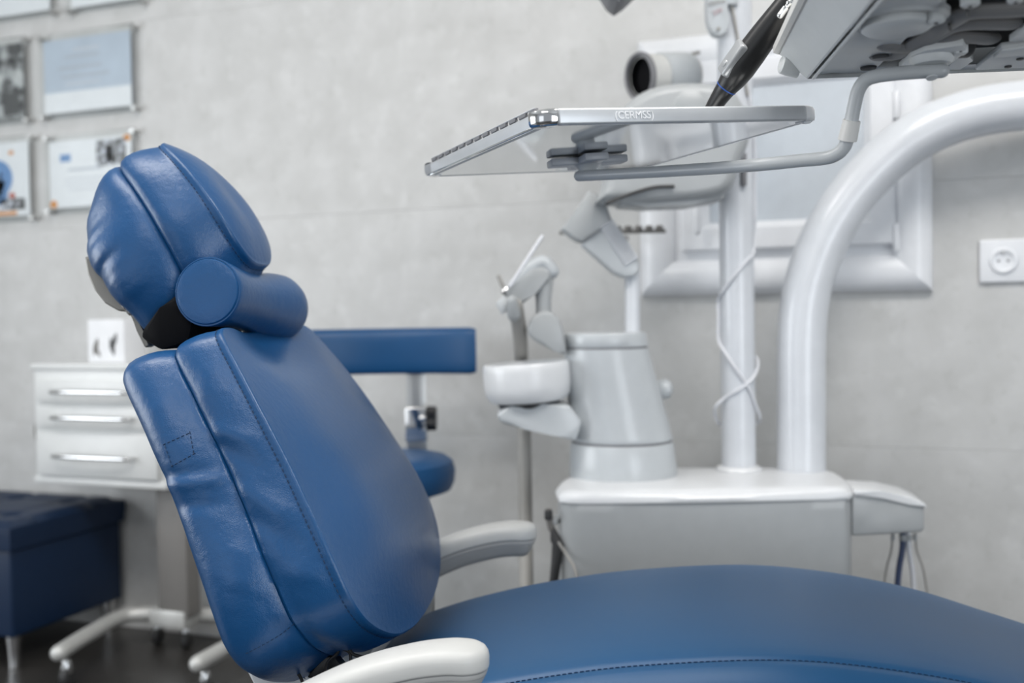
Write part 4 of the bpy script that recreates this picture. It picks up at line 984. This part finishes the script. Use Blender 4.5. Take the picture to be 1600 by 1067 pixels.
place('side_loop', tube(cr([(-W2 / 2, .02, fz(660)), (-W2 / 2 - .018, .02, fz(668)), (-W2 / 2 - .020, .02, fz(682)), (-W2 / 2 - .012, .02, fz(696)), (-W2 / 2, .02, fz(702))], 5), .003, 8), M['hose_grey'], cart)
place('column', box((.10, .06, zB - .10), (.185, dep - .06, (zB + .10) / 2), .006, 2), M['column'], cart)
def gl(px, py, z):
    P = hit(px, py, Vector((0, 0, z)), Z); return Vector((P.x - xm, P.y - cfy, z))
tz = .088
lb = [gl(92, 1020, tz), gl(140, 990, tz), gl(196, 962, tz)]
rearY = min(gl(330, 953, tz).y, dep - .04)
rearL = Vector((lb[-1].x + .04, min(lb[-1].y + .04, rearY), tz))
rb_ = [gl(309, 1037, tz), gl(365, 1005, tz), gl(420, 975, tz)]
place('base_tube', tube(cr([lb[0], lb[1], lb[2], rearL + Vector((.08, .02, 0)), Vector((.05, rearY, tz)), rb_[2] + Vector((-.03, .03, 0)), rb_[1], rb_[0]], 8), .021, 18), M['silver'], cart)
place('column_foot', box((.12, .07, .05), (.165, dep - .06, .095), .006, 2), M['silver'], cart)
for q in (lb[0] + Vector((.012, .012, 0)), gl(246, 958, tz), rb_[0] + Vector((.012, .012, 0)), Vector((.19, rearY, tz))):
    c_ = place('caster', lathe([(0, -.012), (.02, -.012), (.026, -.007), (.026, .007), (.02, .012), (0, .012)], 18, axis_m(Vector((q.x, q.y, .026)), (1, .3, 0))), M['dark'], cart)
    place('caster_cap', lathe([(0, .03), (.013, .03), (.015, .036), (.015, .052), (.010, .068), (0, .068)], 16, Matrix.Translation((q.x, q.y, 0))), M['chrome'], cart)
# white box with dark leaf prints
bq = fy(170, 566, -.06)
bxt = thing('white_box', 'white box with dark leaf prints standing on the drawer cart', 'box', (bq.x + .005, cfy + .09, zT + .005))
bw = .128; bhh = fy(170, 499, -.06).z - (zT + .005)
bb = place('carton', box((bw, .09, bhh), (0, 0, bhh / 2), .003, 2), M['paper'], bxt)
for x, z, a, L in ((-.036, .035, .3, .055), (.022, .035, -.25, .055), (.030, .052, .35, .05), (-.028, .02, -.5, .035)):
    pl = [Vector((math.sin(t) * .007 * (1 if True else 0), 0, 0)) for t in (0,)]
    leaf = [Vector((L * .16 * math.sin(PI * t) * sg, -.0458, L * (t - .5))) for sg, rng in ((1, np.linspace(0, 1, 7)), (-1, np.linspace(1, 0, 7)[1:-1])) for t in rng]
    me = prism([Matrix.Rotation(a, 3, 'Y') @ Vector((p.x, 0, p.z)) + Vector((x, -.0454, z + .01)) for p in leaf], Vector((0, .0006, 0)), 0); place('leaf_print', me, M['print_dark'] if x > 0 else M['hose'], bb, False)

# ------------------------------------------------------------------ ottoman
oq = hit(20, 1000, Vector((0, 0, .092)), Z)
ow, od = .62, min(.44, WY - .02 - oq.y)
zo = hit(20, 818, Vector((0, oq.y, 0)), Vector((0, -1, 0))).z
ott = thing('ottoman', 'navy blue tufted storage ottoman on chrome legs', 'ottoman', (oq.x, oq.y, 0))
zl = hit(20, 862, Vector((0, oq.y, 0)), Vector((0, -1, 0))).z
place('body', box((ow - .012, od - .012, zl - .092), (-ow / 2, od / 2, (zl + .092) / 2), .008, 3), M['navy'], ott)
# lid with tufts
nx, ny = 40, 30; rings = []
bm = bmesh.new(); vv = []
def lidz(x, y):
    z = zo
    ex = min(x + ow, -x) if True else 0; ex = min(-x, x + ow); ey = min(y, od - y); e = min(ex, ey)
    z -= .016 * (1 - smoothstep(0, .03, e)) 
    for i in range(3):
        for j in range(2):
            tx, ty = -ow * (i + .5) / 3, od * (j + .5) / 2
            z -= .014 * math.exp(-((x - tx) ** 2 + (y - ty) ** 2) / .0006)
            z -= .003 * math.exp(-(x - tx) ** 2 / .0001) + .003 * math.exp(-(y - ty) ** 2 / .0001)
    return z
for i in range(nx + 1):
    vv.append([bm.verts.new((-ow * i / nx, od * j / ny, lidz(-ow * i / nx, od * j / ny))) for j in range(ny + 1)])
for i in range(nx):
    for j in range(ny): bm.faces.new((vv[i][j], vv[i][j + 1], vv[i + 1][j + 1], vv[i + 1][j]))
bd = [vv[i][0] for i in range(nx + 1)] + [vv[nx][j] for j in range(1, ny + 1)] + [vv[i][ny] for i in range(nx - 1, -1, -1)] + [vv[0][j] for j in range(ny - 1, 0, -1)]
prev = bd
for dz, o_ in ((.010, .004), (.03, .005), (zo - zl - .004 - .0, .001)):
    cur = []
    for v in bd:
        cx_, cy_ = v.co.x + ow / 2, v.co.y - od / 2
        cur.append(bm.verts.new((v.co.x + math.copysign(o_ if abs(cx_) > ow / 2 - .001 else 0, cx_), v.co.y + math.copysign(o_ if abs(cy_) > od / 2 - .001 else 0, cy_), zo - .016 - dz + .012)))
    for k in range(len(bd)): bm.faces.new((prev[k], prev[(k + 1) % len(bd)], cur[(k + 1) % len(bd)], cur[k]))
    prev = cur
bm.faces.new(prev)
lid = place('lid', bm_mesh(bm), M['navy'], ott)
for i in range(3):
    for j in range(2):
        tx, ty = -ow * (i + .5) / 3, od * (j + .5) / 2
        place('tuft_button', lathe([(0, -.002), (.009, -.002), (.008, .002), (.004, .004), (0, .0045)], 14, Matrix.Translation((tx, ty, zo - .016))), M['navy'], lid)
for x, y in ((-.035, .035), (-.035, od - .035), (-ow + .035, .035), (-ow + .035, od - .035)):
    place('leg', lathe([(0, 0), (.014, 0), (.015, .004), (.013, .012), (.016, .05), (.020, .092), (0, .092)], 18, Matrix.Translation((x, y, 0))), M['chrome'], ott)
